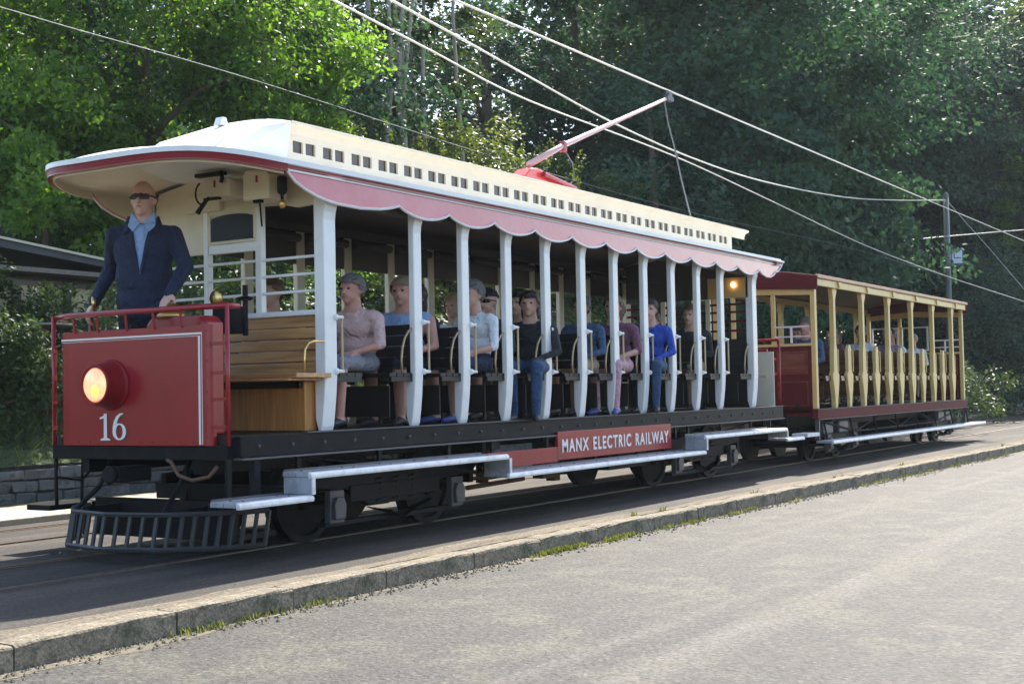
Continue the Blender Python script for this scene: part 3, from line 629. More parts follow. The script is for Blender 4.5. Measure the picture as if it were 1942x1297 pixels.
lc = part('platform_step_frame', MB().tube([(-1.02, 1.82, .80), (-1.02, 1.82, .50), (-1.0, 1.84, .34)], .015, 6).tube([(-.75, 1.84, .80), (-.75, 1.86, .34)], .013, 6).tube([(-1.0, 1.84, .56), (-.75, 1.86, .52), (-.5, 1.86, .72)], .011, 6).box(-1.05, -.5, 1.86, 2.12, .31, .35), BLACK, tram)
# lifeguard: slatted plough bowed round the bogie
LG = [(-.66, .03), (-.98, .22), (-1.22, .50), (-1.32, .95), (-1.22, 1.40), (-.98, 1.68), (-.66, 1.87)]
def lgp(t):
    n_ = len(LG)-1; q = min(n_-1e-6, t*n_); k = int(q); u_ = q-k; a, b = LG[k], LG[k+1]; return (a[0]+(b[0]-a[0])*u_, a[1]+(b[1]-a[1])*u_)
LGM = mat('lifeguard_grey_paint', (.030, .030, .030), .5, .3, 8)
lg = part('lifeguard', MB().tube([(lgp(t)[0]-.05, lgp(t)[1], .10) for t in np.linspace(0, 1, 25)], .020, 6).tube([(*lgp(t), .335) for t in np.linspace(0, 1, 25)], .018, 6), LGM, tram)
for t in np.linspace(.0, 1, 27):
    x, y = lgp(t); part('lifeguard_bar', MB().box(-.012, .012, -.012, .012, 0, .235), LGM, lg, (x, y, .10)).data.transform(Matrix.Shear('XY', 4, (0, 0))) if 0 else None
    part('lifeguard_bar', MB().add([(x-.05+a, y+b*1.0, z) for z, k in ((.10, 0),) for a, b in ((-.008, -.014), (.008, -.014), (.008, .014), (-.008, .014))]+[(x+a, y+b, .335) for a, b in ((-.008, -.014), (.008, -.014), (.008, .014), (-.008, .014))], [(0, 3, 2, 1), (4, 5, 6, 7), (0, 1, 5, 4), (1, 2, 6, 5), (2, 3, 7, 6), (3, 0, 4, 7)]), LGM, lg)
for yy, y2 in ((.5, .55), (1.4, 1.35)): part('lifeguard_bracket', MB().tube([(-1.22, yy, .33), (-1.02, y2, .50), (-.9, y2, .70)], .018, 6), BLACK, lg); part('lifeguard_arm', MB().box(-1.1, -.6, yy-.02, yy+.03, .30, .36), BLACK, lg)
part('bogie_tray', MB().box(-.75, -.35, .25, 1.65, .12, .16).box(-.8, -.74, .25, 1.65, .12, .40), BLACK, tram)
# trolley
TPR = mat('trolley_pole_faded_red', (.62, .40, .40), .4, .15, 5, coat=.3)
tb = part('trolley_base', MB().prism([(4.22, 3.29), (4.25, 3.40), (4.38, 3.50), (4.55, 3.52), (4.75, 3.50), (5.20, 3.40), (5.34, 3.37), (5.34, 3.30), (5.1, 3.29), (4.9, 3.33), (4.75, 3.29)], 'y', .86, 1.04), mat('trolley_base_red', (.62, .05, .04), .3, .15, 5, coat=.4), tram, bevel=.02)
part('trolley_springs', MB().tube([(4.6, .83, 3.46), (5.3, .83, 3.38)], .03, 8).tube([(4.6, 1.07, 3.46), (5.3, 1.07, 3.38)], .03, 8), RED, tb)
tp = part('trolley_pole', MB().tube([(4.50, .95, 3.56), (5.25, .95, 3.875), (8.03, .95, 4.90)], [.038, .032, .02], 10), TPR, tram, smooth=True)
part('pole_clamp', MB().box(5.21, 5.29, .915, .985, 3.80, 3.92), RED, tp, bevel=.01)
part('trolley_wheel', MB().lathe([(.05, -.025), (.05, -.015), (.03, 0), (.05, .015), (.05, .025)], (8.08, .95, 4.945), (0, 1, 0), 16).box(7.98, 8.16, .92, .98, 4.87, 4.93), GREYM, tp)
part('trolley_rope', MB().tube([(7.93, .95, 4.88), (8.02, .95, 4.6), (8.2, .95, 4.3), (8.42, .95, 3.85), (8.67, .95, 3.42)], .011, 5), CABLED, tp)
part('pole_cable', MB().tube([(5.28, .93, 3.80), (5.42, .93, 3.70), (5.46, .93, 3.58), (5.40, .93, 3.48), (5.3, .93, 3.42)], .008, 5), CABLED, tp)

# ------------------------------------------------------------------ trailer
TANP = mat('tan_brown_edge_paint', (.62, .36, .22), .5, .12, 5, dirt=(.3, .15, .08), damt=.4)
TX = 10.74
trl = thing('tram_trailer', 'maroon trailer car with ochre pillars, coupled behind the larger white tramcar', 'tram trailer', (TX, 0, 0))
TL = 8.72
def trz(y): return 2.70+.10*(1-((y-.95)/1.02)**2)
part('roof', MB().grid([[(x, .95+1.02*t, trz(.95+1.02*t)) for t in np.linspace(-1, 1, 15)] for x in (-.05, TL+.1)]), ROOFW, trl, smooth=True)
part('ceiling', MB().grid([[(x, .95+1.0*t, trz(.95+1.0*t)-.04) for t in np.linspace(-1, 1, 15)] for x in (0.02, TL)]), WOODT, trl, smooth=True)
for ya, yb in ((-.085, -.045), (1.945, 1.985)):
    part('roof_edge', MB().box(-.05, TL+.1, ya, yb, 2.665, 2.715), TANP, trl, bevel=.006)
    part('cant_rail', MB().box(-.02, TL+.02, ya+.03 if ya < 0 else ya-.05, yb+.03 if ya < 0 else yb-.05, 2.56, 2.66), OCHRE, trl, bevel=.006)
for xx in (-.06, TL+.08): part('end_fascia', MB().prism([(-.07, 2.50), (.95, 2.56), (1.97, 2.50), (1.97, 2.70), (1.5, 2.775), (.95, 2.80), (.4, 2.775), (-.07, 2.70)], 'x', xx, xx+.03), MAROON, trl, bevel=.006)
def vase(y0, s_, top):
    P = [(.0, .0)]
    return P
# pillar: narrow above, swelling at the seat and tapering to the sill; seat_end: the same, stopping at backrest height
def bal(xw_u, top, lo=.80):
    L_ = [(-.055, lo), (-.055, .93), (-.085, 1.06), (-.135, 1.24), (-.135, 1.29), (-.085, 1.34), (-.078, 1.62)]
    R_ = [(.045, lo), (.065, .93), (.110, 1.06), (.145, 1.24), (.145, 1.29), (.085, 1.34), (.078, 1.62)]
    if top > 2: L_ += [(-.045, 1.75), (-.045, 2.40), (-.08, 2.52), (-.08, 2.58)]; R_ += [(.045, 1.75), (.045, 2.40), (.12, 2.52), (.12, 2.58)]
    else: L_ += [(-.072, 1.68), (-.03, 1.745)]; R_ += [(.070, 1.68), (.03, 1.745)]
    return L_+R_[::-1]
pm_ = [MB().prism(bal(1, 2.6), 'y', -.01, .06).mesh('pillar', OCHRE), MB().prism(bal(1, 1.7), 'y', .0, .05).mesh('seat_end', OCHRE),
       MB().prism(bal(1, 2.6), 'y', -.06, .01).mesh('pillar', OCHRE), MB().prism(bal(1, 1.7), 'y', -.05, .0).mesh('seat_end', OCHRE)]
hk = MB().tube([(.07, .0, 1.66), (.11, -.01, 1.66), (.11, -.01, 1.33)], .009, 5).mesh('grab_rail', OCHRE)
tb_m = bench_meshes(WOODT, WOODT, 1.27, 1.68, 1.85)
for k in range(11):
    x = .86+.70*k
    O('seat_end' if k % 2 else 'pillar', pm_[k % 2], trl, (x, 0, 0), bevel=.006)
    O('seat_end' if k % 2 else 'pillar', pm_[2+k % 2], trl, (x, 1.9, 0))
    O('grab_rail', hk, trl, (x, 0, 0))
    b = O('bench', tb_m[0], trl, (x, 0, 0)); O('backrest', tb_m[1], b); O('bench_support', tb_m[2], b)
for y0 in (-.005, 1.835):
    for x in (.0, TL-.09): part('corner_post', MB().box(x, x+.09, y0, y0+.07, .80, 2.58), OCHRE, trl, bevel=.008)
part('floor', MB().box(0, TL, .0, 1.9, .745, .80), SEATD, trl)
part('sole_bar', MB().box(-.05, TL+.05, -.03, .06, .655, .79), MAROON, trl, bevel=.006)
part('sole_bar', MB().box(-.05, TL+.05, 1.84, 1.93, .655, .79), MAROON, trl, bevel=.006)
part('sill_strip', MB().box(-.05, TL+.05, -.045, .03, .791, .80), GREYM, trl)
part('lower_angle', MB().box(-.05, TL+.05, -.05, .0, .645, .654), GREYM, trl)
# trailer end bulkheads
for x, s_ in ((0, 1), (TL-.03, -1)):
    e = part('end_panel', MB().box(x, x+.03, .06, 1.84, .70, 1.70), MAROON, trl, bevel=.004)
    for y0, y1 in ((.12, .58), (.66, 1.20), (1.28, 1.78)):
        for z0, z1, mm in ((1.30, 1.63, WOODT), (.84, 1.20, MAROON)):
            part('end_panel_moulding', MB().box(x-.012, x, y0, y1, z0, z0+.02).box(x-.012, x, y0, y1, z1-.02, z1).box(x-.012, x, y0, y0+.02, z0+.02, z1-.02).box(x-.012, x, y1-.02, y1, z0+.02, z1-.02), WOODT, e)
            part('end_panel_field', MB().box(x-.006, x-.0005, y0+.03, y1-.03, z0+.03, z1-.03), mm, e)
    part('end_sill', MB().box(x-.03, x+.05, .05, 1.85, 1.702, 1.74), OCHRE, trl, bevel=.005)
    for y in (.62, 1.24): part('end_post', MB().box(x-.015, x+.04, y-.03, y+.03, 1.74, 2.45), OCHRE, trl, bevel=.005)
    part('end_header', MB().prism([(.05, 2.43), (.95, 2.47), (1.85, 2.43), (1.85, 2.52), (.95, 2.58), (.05, 2.52)], 'x', x-.015, x+.04), OCHRE, trl)
    part('end_guard', MB().tube([(x-.02, .08, 1.98), (x-.02, .6, 1.98)], .014, 6).tube([(x-.02, .08, 1.84), (x-.02, .6, 1.84)], .011, 6).box(x-.03, x-.01, .33, .36, 1.75, 1.98), WHITE, trl)
# rear windows (pale frames)
part('rear_window', MB().box(TL-.10, TL-.06, .66, 1.20, 1.78, 1.81).box(TL-.10, TL-.06, .66, 1.20, 2.24, 2.27).box(TL-.10, TL-.06, .66, .69, 1.81, 2.24).box(TL-.10, TL-.06, 1.17, 1.20, 1.81, 2.24), WHITE, trl)
part('rear_window', MB().box(TL-.10, TL-.06, 1.26, 1.80, 1.78, 1.81).box(TL-.10, TL-.06, 1.26, 1.80, 2.24, 2.27).box(TL-.10, TL-.06, 1.26, 1.29, 1.81, 2.24).box(TL-.10, TL-.06, 1.77, 1.80, 1.81, 2.24), WHITE, trl)
# footboard
bkt = MB().prism([(-.05, 2.655), (.10, 2.655), (.06, 2.59), (.0, 2.57)], 'y', -.08, -.03).mesh('eave_bracket', OCHRE)
for k in range(0, 11, 2): O('eave_bracket', bkt, trl, (.86+.70*k+.06, 0, 0))
fb = part('footboard', MB().box(-.28, TL+.22, -.30, -.07, .325, .358), STEPG, trl, bevel=.004)
part('step_nosing', MB().prism([(-.335, .33), (-.33, .352), (-.315, .364), (-.298, .366), (-.298, .315), (-.33, .315)], 'x', -.29, TL+.23), NOSE, fb)
for xx in np.arange(.2, 9, 1.2): part('step_hanger', MB().tube([(xx, -.08, .33), (xx, -.02, .64)], .014, 5), BLACK, fb)
part('coupling_step', MB().box(-1.1, -.62, -.24, -.02, .44, .49), NOSE, trl, bevel=.005)
def tbogie(xc):
    b = bogie(trl, xc, 1.20, WMs, .27)
    return b
tbogie(1.5); tbogie(7.55)
part('truss_rod', MB().tube([(.3, .05, .62), (1.9, .05, .42), (6.6, .05, .42), (8.4, .05, .62)], .016, 6).tube([(1.9, .05, .42), (3.2, .05, .64), (4.3, .05, .42), (5.4, .05, .64), (6.6, .05, .42)], .012, 6), BLACK, trl)
part('underframe_beam', MB().box(0, TL, .45, .53, .52, .74).box(0, TL, 1.37, 1.45, .52, .74), BLACK, trl)
for x0 in (.45, 1.15, 6.9, 7.45): part('spring_box', MB().box(x0, x0+.42, .06, .16, .42, .60), GREYM, trl, bevel=.02)
part('tie_frame', MB().box(TL-.1, TL-.05, -.02, .04, .36, .65).box(-.0, .05, -.02, .04, .36, .65), GREYM, trl)

# ------------------------------------------------------------------ people
def pm(name, c, rough=.8, var=.12):
    m = mat(name, c, rough, var, 25, 1.0 if rough > .7 else .12, 9 if rough > .7 else 60)
    if rough > .7:
        for n_ in m.node_tree.nodes:
            if n_.type == 'BUMP': n_.inputs['Distance'].default_value = .05
            if n_.type == 'TEX_NOISE' and abs(n_.inputs['Scale'].default_value-9) < .1: n_.inputs['Detail'].default_value = 3; n_.inputs['Distortion'].default_value = 1.2
    return m
SK1 = pm('fair_skin', (.56, .33, .25), .5, .10); SK2 = pm('ruddy_skin', (.52, .26, .20), .5, .15); SK3 = pm('tanned_skin', (.40, .20, .13), .5, .1)
CL = dict(navy=pm('navy_cloth', (.010, .018, .050)), pink=pm('pale_pink_cloth', (.62, .42, .40)), grey=pm('grey_check_cloth', (.22, .22, .25)), white=pm('white_cloth', (.72, .74, .78)),
          black=pm('black_cloth', (.012, .013, .018)), blue=pm('bright_blue_cloth', (.02, .07, .42)), jeans=pm('jeans_cloth', (.02, .06, .14)), floral=pm('floral_cloth', (.50, .30, .36), .8, .6),
          lblue=pm('light_blue_cloth', (.28, .42, .66)), denim=pm('slate_blue_cloth', (.045, .09, .18)), green=pm('dark_green_cloth', (.02, .07, .06)), mauve=pm('mauve_cloth', (.16, .06, .10)), tan=pm('tan_cloth', (.36, .26, .17)), purple=pm('patterned_cloth', (.35, .22, .30), .8, .5))
SHOE = pm('dark_shoe', (.02, .02, .025), .5); SHOEB = pm('blue_trainer', (.03, .06, .25), .5)
HG = pm('grey_hair', (.15, .14, .13), .85); HGB = pm('grey_blond_hair', (.26, .19, .12), .6); HD = pm('dark_hair', (.03, .02, .016), .5); HB = pm('brown_hair', (.12, .06, .03), .5); HBL = pm('blond_hair', (.38, .28, .15), .5)
EYE = mat('eye', (.03, .02, .02), .2, 0); LENS = mat('dark_sunglass_lens', (.012, .008, .012), .12, 0, spec=.8)
def capsule(mb, a, b, ra, rb, n=12):
    a, b = Vector(a), Vector(b); d = b-a; L = d.length; ax = d/L if L > 1e-6 else Vector((0, 0, 1))
    pr = [(ra*math.cos(t), -ra*math.sin(t)) for t in np.linspace(math.pi/2, 0, 5)]+[(rb*math.cos(t), L+rb*math.sin(t)) for t in np.linspace(0, math.pi/2, 5)]
    pr = [(max(r, .0005), h) for r, h in pr]
    mb.lathe(pr, a, ax, n)
def build_body(name, segs, voxel, finger=True, smooth=3):
    """segs: (a, b, ra, rb, region) capsules or ('e', centre, radii, region) ellipsoids; blended into one continuous skin"""
    mb = MB(); anc = []
    for s_ in segs:
        if s_[0] == 'e':
            mb.ell(s_[1], s_[2], 16, 10, s_[4] if len(s_) > 4 else None); anc.append((Vector(s_[1]), Vector(s_[1])+Vector((0, 0, 1e-4)), min(s_[2]), s_[3]))
        else:
            capsule(mb, s_[0], s_[1], s_[2], s_[3]); anc.append((Vector(s_[0]), Vector(s_[1]), (s_[2]+s_[3])/2, s_[4]))
    me = mb.mesh(name, SK1); ob = bpy.data.objects.new('tmp', me); COL.objects.link(ob)
    r_ = ob.modifiers.new('r', 'REMESH'); r_.mode = 'VOXEL'; r_.voxel_size = voxel
    if smooth:
        sm = ob.modifiers.new('s', 'SMOOTH'); sm.iterations = smooth; sm.factor = .5
    dg = bpy.context.evaluated_depsgraph_get(); dg.update()
    out = bpy.data.meshes.new_from_object(ob.evaluated_get(dg)); out.name = name; bpy.data.objects.remove(ob)
    nf = len(out.polygons); cen = np.zeros(nf*3); out.polygons.foreach_get('center', cen); cen = cen.reshape(-1, 3)
    best = np.full(nf, 1e9); reg = np.zeros(nf, int)
    for a, b, rr, g in anc:
        a_, b_ = np.array(a), np.array(b); d_ = b_-a_; t = np.clip(((cen-a_)@d_)/max(d_@d_, 1e-9), 0, 1); q = np.linalg.norm(cen-(a_+t[:, None]*d_), axis=1)-rr
        mk = q < best; best[mk] = q[mk]; reg[mk] = g
    out.polygons.foreach_set('use_smooth', [True]*nf)
    return out, cen, reg
def head_segs(c, s=1.0, g=0, yaw=0):
    rot = Matrix.Rotation(yaw, 3, 'Z'); c = Vector(c)
    def T(p): return c+rot @ (Vector(p)*s)
    return [('e', T((.008, 0, .02)), (.098*s, .076*s, .105*s), g, rot), ('e', T((-.028, 0, -.045)), (.062*s, .058*s, .070*s), g, rot),
            (T((-.085, 0, .012)), T((-.112, 0, -.028)), .011*s, .016*s, g),
            ('e', T((.012, .079, -.008)), (.018*s, .010*s, .030*s), g, rot), ('e', T((.012, -.079, -.008)), (.018*s, .010*s, .030*s), g, rot),
            (T((-.086, -.035, .030)), T((-.086, .035, .030)), .011*s, .011*s, g), (T((-.086, -.016, -.058)), T((-.086, .016, -.058)), .010*s, .010*s, g),
            (T((-.068, 0, -.095)), T((-.072, 0, -.098)), .022*s, .022*s, g)], T
def hand_segs(wrist, dirv, palm_n, g=4, s=1.0, curl=.5, side=1):
    w_ = Vector(wrist); d_ = Vector(dirv).normalized(); n_ = Vector(palm_n).normalized(); sd = d_.cross(n_).normalized()*side
    out = []; 
    for k in range(4):
        o_ = (k-1.5)*.019*s; base = w_+d_*.085*s+sd*o_; L_ = (.038, .043, .040, .032)[k]*s
        out.append((w_+sd*o_*.7+d_*.012*s, base, .013*s, .0115*s, g))
        d1 = (d_+n_*curl*.6).normalized(); d2 = (d_+n_*curl*2.0).normalized(); d3 = (d_*.3+n_*curl*3).normalized()
        p1 = base+d1*L_; p2 = p1+d2*L_*.7; p3 = p2+d3*L_*.5
        out += [(base, p1, .0098*s, .0088*s, g), (p1, p2, .0088*s, .008*s, g), (p2, p3, .008*s, .007*s, g)]
    tb_ = w_+d_*.025*s+sd*.030*s; t1 = tb_+(d_*.6+sd*.7+n_*.3).normalized()*.035*s; t2 = t1+(d_*.8+sd*.1+n_*.6).normalized()*.03*s
    out += [(tb_, t1, .013*s, .011*s, g), (t1, t2, .011*s, .009*s, g)]
    return out
# regions: 0 head skin, 1 top, 2 trousers/skirt, 3 shoe, 4 forearm/hand skin, 5 shin, 6 upper arm
def seated(variant=0):
    lean = (0.0, .05, -.03, .12)[variant % 4]; s_ = []
    s_ += [('e', (.02, 0, .09), (.13, .17, .11), 2), ('e', (.03-lean*.3, 0, .24), (.115, .155, .14), 1), ('e', (.03-lean*.7, 0, .40), (.115, .175, .13), 1), ((.03-lean, -.15, .475), (.03-lean, .15, .475), .068, .068, 1), ('e', (.03-lean, 0, .50), (.08, .12, .07), 1),
           ((.025-lean, 0, .50), (.010-lean, 0, .64), .066, .058, 0)]
    hs, T = head_segs((-.005-lean, 0, .712), 1.0); s_ += hs
    for q in (-1, 1):
        kx = -.43 if variant != 1 else -.41; spread = .11+.03*(variant == 2)
        s_ += [((.0, q*.09, .085), (kx, q*spread, .09), .085, .060, 2), ((kx, q*spread, .085), (kx+.03+.04*q*(variant == 1), q*(spread-.01), -.35), .056, .038, 5),
               ((kx+.045, q*(spread-.01), -.385), (kx-.13, q*(spread+.01), -.405), .036, .028, 3)]
        sh = (.03-lean, q*.185, .47)
        el_ = (-.03-lean, q*.24, .235); wr = (-.24, q*.11, .175) if variant != 2 else (-.22, q*.04, .26)
        s_ += [(sh, el_, .050, .038, 6), (el_, wr, .038, .026, 4)]
        s_ += hand_segs(wr, (-.9, -.3*q, -.1), (0, 0, -1), 4, .95, .35, -q)
    return build_body('body', s_, .0125, smooth=3), T
SEATED = [seated(v_) for v_ in range(4)]
def hairmesh(kind, m, s=.98):
    bm = bmesh.new(); bmesh.ops.create_uvsphere(bm, u_segments=32, v_segments=26, radius=1)
    for v_ in bm.verts:
        c = v_.co; r_ = 1+.07*math.sin(c.x*11+c.y*7)*math.sin(c.z*13+c.y*5); v_.co = Vector((c.x*.116*s+.016, c.y*.094*s, c.z*.118*s+.030))*1
        v_.co = Vector((.014, 0, .028))+(v_.co-Vector((.014, 0, .028)))*r_
    kill = []
    for v_ in bm.verts:
        p = v_.co
        lim = .052 if p.x < -.075 else (.052-(p.x+.075)*1.0 if p.x < -.005 else max(-.10, -.018-p.x*1.8))
        if kind == 'cap': lim = .045
        if kind == 'bald': lim = -.03 if p.x > .03 else .3
        if kind == 'bald' and p.z > .05: kill.append(v_); continue
        if p.z < lim+random.uniform(-.012, .012): kill.append(v_)
    bmesh.ops.delete(bm, geom=kill, context='VERTS')
    if kind == 'long':
        bmesh.ops.create_uvsphere(bm, u_segments=14, v_segments=10, radius=1, matrix=Matrix.Translation((.055, 0, -.07)) @ Matrix.Diagonal((.055, .085, .14, 1)))
    if kind == 'cap':
        bmesh.ops.create_uvsphere(bm, u_segments=14, v_segments=6, radius=1, matrix=Matrix.Translation((-.11, 0, .052)) @ Matrix.Diagonal((.06, .07, .009, 1)))
    me = bpy.data.meshes.new('hair'); bm.to_mesh(me); bm.free(); me.materials.append(m); me.polygons.foreach_set('use_smooth', [True]*len(me.polygons)); return me
_hair = {}
def glasses_mb():
    g = MB(); P = []
    for t in np.linspace(-1, 1, 15):
        a_ = t*.95; h = .021*(1-.25*abs(t)**3) if abs(t) > .12 else .012; x, y = -.104*math.cos(a_)+.002, .076*math.sin(a_)
        P.append([(x, y, .012+h*.8), (x*1.06-.004, y*1.05, .010), (x, y, .010-h), (x+.004, y*.97, .010)])
    g.grid([r_+[r_[0]] for r_ in P])
    for q in (-1, 1): g.tube([(-.060, q*.064, .014), (-.03, q*.081, .013), (.012, q*.084, .006)], .0045, 5)
    return g
GLME = glasses_mb().mesh('sunglasses', LENS)
EYEM = MB().ell((0, 0, 0), (.006, .011, .008), 8, 6).mesh('eye', EYE, True)
LIPM = MB().ell((0, 0, 0), (.006, .022, .006), 10, 6).mesh('mouth', pm('lip', (.38, .12, .10), .5, .05), True)
def person(label, loc, v=0, skin=SK1, top=None, legs=None, shin=None, shoe=SHOE, arm=None, uparm=None, hair='short', hm=HD, rot=0, scale=1, glasses=False, group=None, bulk=None):
    bulk = bulk or random.uniform(1.04, 1.16); rot += random.uniform(-.12, .16)
    (me0, cen, reg), T = SEATED[v]
    me = me0.copy(); me.materials.clear()
    for m_ in (skin, top, legs, shoe, arm or skin, shin or skin, uparm or top): me.materials.append(m_)
    me.polygons.foreach_set('material_index', reg.astype(np.int32))
    r = thing('person', label, 'person', loc, (0, 0, rot), group); r.scale = (scale*bulk, scale*bulk, scale)
    bd = O('body', me, r)
    hc = T((0, 0, 0)); yaw = random.uniform(-.25, .25)*0
    key = (hair, hm.name)
    if hair:
        if key not in _hair: _hair[key] = hairmesh(hair, hm)
        h_ = O('cap' if hair == 'cap' else 'hair', _hair[key], r, hc); h_.scale = (1/bulk+.02, 1/bulk+.02, 1) if 0 else (1, 1, random.uniform(.97, 1.04))
    if glasses: O('sunglasses', GLME, r, hc)
    else:
        for q in (-1, 1): O('eye', EYEM, r, hc+Vector((-.090, q*.030, .008)))
    O('mouth', LIPM, r, hc+Vector((-.091, 0, -.057)))
    return r
GP = 'passengers seated in the open tramcar'
def bx_(k): return 1.12+.7*k-.21
Cc = CL
person("person in a pale pink top and grey shorts seated just behind the white corner pillar", (bx_(0)-.02, .47, 1.30), 1, SK2, Cc['pink'], Cc['grey'], None, SHOE, hair='short', hm=HG, rot=.1, group=GP, bulk=1.22, scale=.96)
person("person in a light blue sleeveless top seated behind the foremost dark seat back", (bx_(1), .52, 1.30), 0, SK2, Cc['lblue'], Cc['navy'], None, SHOE, uparm=SK2, hair='short', hm=HGB, rot=.2, group=GP, bulk=1.2)
person("person in a navy jumper half hidden by a pillar, between light blue and white tops", (bx_(2)-.05, .88, 1.30), 2, SK1, Cc['navy'], Cc['black'], None, SHOE, arm=Cc['navy'], hair='long', hm=HD, group=GP)
person("person in a white T-shirt, dark shorts and blue trainers near the tram's front", (bx_(2)+.03, .27, 1.30), 0, SK1, Cc['white'], Cc['navy'], None, SHOEB, hair='short', hm=HG, group=GP)
person("person in a black cap and dark sunglasses behind the one in the white T-shirt", (bx_(3), .55, 1.30), 0, SK1, Cc['green'], Cc['grey'], hair='cap', hm=CL['black'], glasses=True, scale=.97, group=GP)
person("person in a black long-sleeved top and blue jeans beside the fifth white pillar", (bx_(3)+.25, .22, 1.27), 1, SK1, Cc['black'], Cc['jeans'], Cc['jeans'], SHOE, arm=Cc['black'], hair='long', hm=HD, rot=.3, scale=.97, group=GP)
person("person in navy with tan trousers, half hidden behind the one in black and jeans", (bx_(4), .62, 1.30), 0, SK1, Cc['navy'], Cc['tan'], Cc['tan'], arm=Cc['navy'], hm=HD, group=GP)
person("person in a slate blue long-sleeved top seated left of the floral trousers", (bx_(5), .30, 1.30), 0, SK3, Cc['denim'], Cc['tan'], None, arm=Cc['denim'], hm=HD, scale=.96, group=GP)
person("person in a mauve top and pink floral trousers in the tramcar's rear half", (bx_(6)-.05, .25, 1.30), 1, SK1, Cc['mauve'], Cc['floral'], Cc['floral'], SHOEB, hair='long', hm=HB, rot=.1, group=GP)
person("person in a grey top seated on the inner side of the bright blue jumper", (bx_(7), .62, 1.30), 0, SK1, Cc['grey'], Cc['black'], Cc['black'], hm=HB, group=GP)
person("person in a bright royal blue jumper and jeans toward the rear of the tramcar", (bx_(7)+.02, .20, 1.30), 1, SK1, Cc['blue'], Cc['jeans'], Cc['jeans'], arm=Cc['blue'], hm=HD, rot=.3, group=GP)
person("person in a black top and tan shorts, rearmost in the tramcar near the lit lamp", (bx_(9)-.0, .35, 1.30), 2, SK1, Cc['black'], Cc['tan'], None, arm=Cc['black'], hm=HB, group=GP)
GT = 'passengers seated in the trailer'
def tx_(k): return TX+.86+.7*k-.21
person("person in a slate blue jacket upright on the front seat of the trailer", (tx_(0)-.05, .35, 1.27), 0, SK2, Cc['denim'], Cc['navy'], Cc['navy'], arm=Cc['denim'], hm=HG, scale=1.03, group=GT)
person("person in a dark top with white sleeves on the second seat of the trailer", (tx_(1), .62, 1.27), 2, SK1, Cc['black'], Cc['grey'], None, arm=Cc['white'], hair='long', hm=HG, group=GT)
person("person in a mauve top with white sleeves near the second ochre trailer pillar", (tx_(2), .45, 1.27), 0, SK1, Cc['mauve'], Cc['mauve'], Cc['mauve'], arm=Cc['white'], hm=HD, scale=.93, group=GT)
person("person in a white top and patterned trousers halfway along the trailer", (tx_(4)-.1, .38, 1.27), 0, SK2, Cc['white'], Cc['purple'], Cc['purple'], hm=HD, group=GT)
person("person in a pinkish patterned top beside the fourth ochre pillar of the trailer", (tx_(6)-.1, .35, 1.27), 0, SK3, Cc['purple'], Cc['tan'], Cc['tan'], hair='bald', hm=HG, group=GT)
person("person in a white shirt seated behind the pinkish patterned top in the trailer", (tx_(7), .5, 1.27), 1, SK3, Cc['white'], Cc['purple'], Cc['purple'], hm=HD, group=GT)
person("person in white and tan clothes, rearmost of those seated in the trailer", (tx_(8)+.1, .35, 1.27), 0, SK1, Cc['white'], Cc['tan'], Cc['tan'], hm=HBL, scale=.92, group=GT)

# the driver, standing at the controls (local frame: facing -X, feet at 0)
DA = R(36); DL = (-.74, 1.165, .866); DS = 1.045
drv = thing('person', "driver in dark sunglasses, navy jacket and light blue shirt standing at the tram controls", 'person', DL, (0, 0, DA)); drv.scale = (DS,)*3
inv = (Matrix.Translation(DL) @ Matrix.Rotation(DA, 4, 'Z') @ Matrix.Scale(DS, 4)).inverted()
def W(p): return inv @ Vector(p)
sg = []
for q in (-1, 1):
    sg += [((.02, q*.10, .92), (0, q*.11, .50), .095, .062, 2), ((0, q*.11, .50), (.03, q*.12, .09), .060, .045, 2), ((.04, q*.12, .045), (-.15, q*.14, .035), .042, .034, 3)]
sg += [('e', (.01, 0, .96), (.145, .205, .22), 1), ('e', (.0, 0, 1.12), (.150, .205, .25), 1), ('e', (0, 0, 1.30), (.140, .215, .20), 1), ((.01, -.15, 1.425), (.01, .15, 1.425), .072, .072, 1), ('e', (.01, 0, 1.45), (.095, .15, .085), 1),
       ((.015, 0, 1.44), (.0, 0, 1.58), .074, .068, 0)]
hs, TD = head_segs((-.015, 0, 1.675), 1.07, 0, R(-8)); sg += hs
RH = W((-.90, 1.58, 1.80)); RE = W((-.72, 1.55, 2.08)); LH = W((-.86, .80, 1.86)); LE = W((-.66, .80, 2.06))
shR, shL = Vector((.01, .205, 1.425)), Vector((.01, -.205, 1.425))
if (shR-RE).length > (shL-RE).length: RE, LE, RH, LH = LE, RE, LH, RH
for sh, e_, h_, q in ((shR, RE, RH, 1), (shL, LE, LH, -1)):
    e_ = sh+(e_-sh).normalized()*.30 if (e_-sh).length > .31 else e_
    wd_ = (h_-e_); wl = min(.27, wd_.length-.05); wr = e_+wd_.normalized()*wl
    sg += [(sh, sh.lerp(e_, .5), .068, .062, 1), (sh.lerp(e_, .5), e_, .062, .055, 1), (e_, wr, .058, .042, 1)]
    sg += hand_segs(wr+wd_.normalized()*.01, wd_, Vector((0, 0, -1))-wd_.normalized()*(-wd_.normalized().z), 4, 1.05, .6, -q)
me, cen, reg = build_body('body', sg, .0085, smooth=3)
reg[(reg == 0) & (cen[:, 2] < 1.50)] = 7
me.materials.clear()
SKD = pm('driver_skin', (.62, .37, .29), .45, .14)
for m_ in (SKD, CL['navy'], CL['black'], SHOE, SKD, CL['black'], CL['navy'], CL['lblue']): me.materials.append(m_)
me.polygons.foreach_set('material_index', reg.astype(np.int32)); dbody = O('body', me, drv)
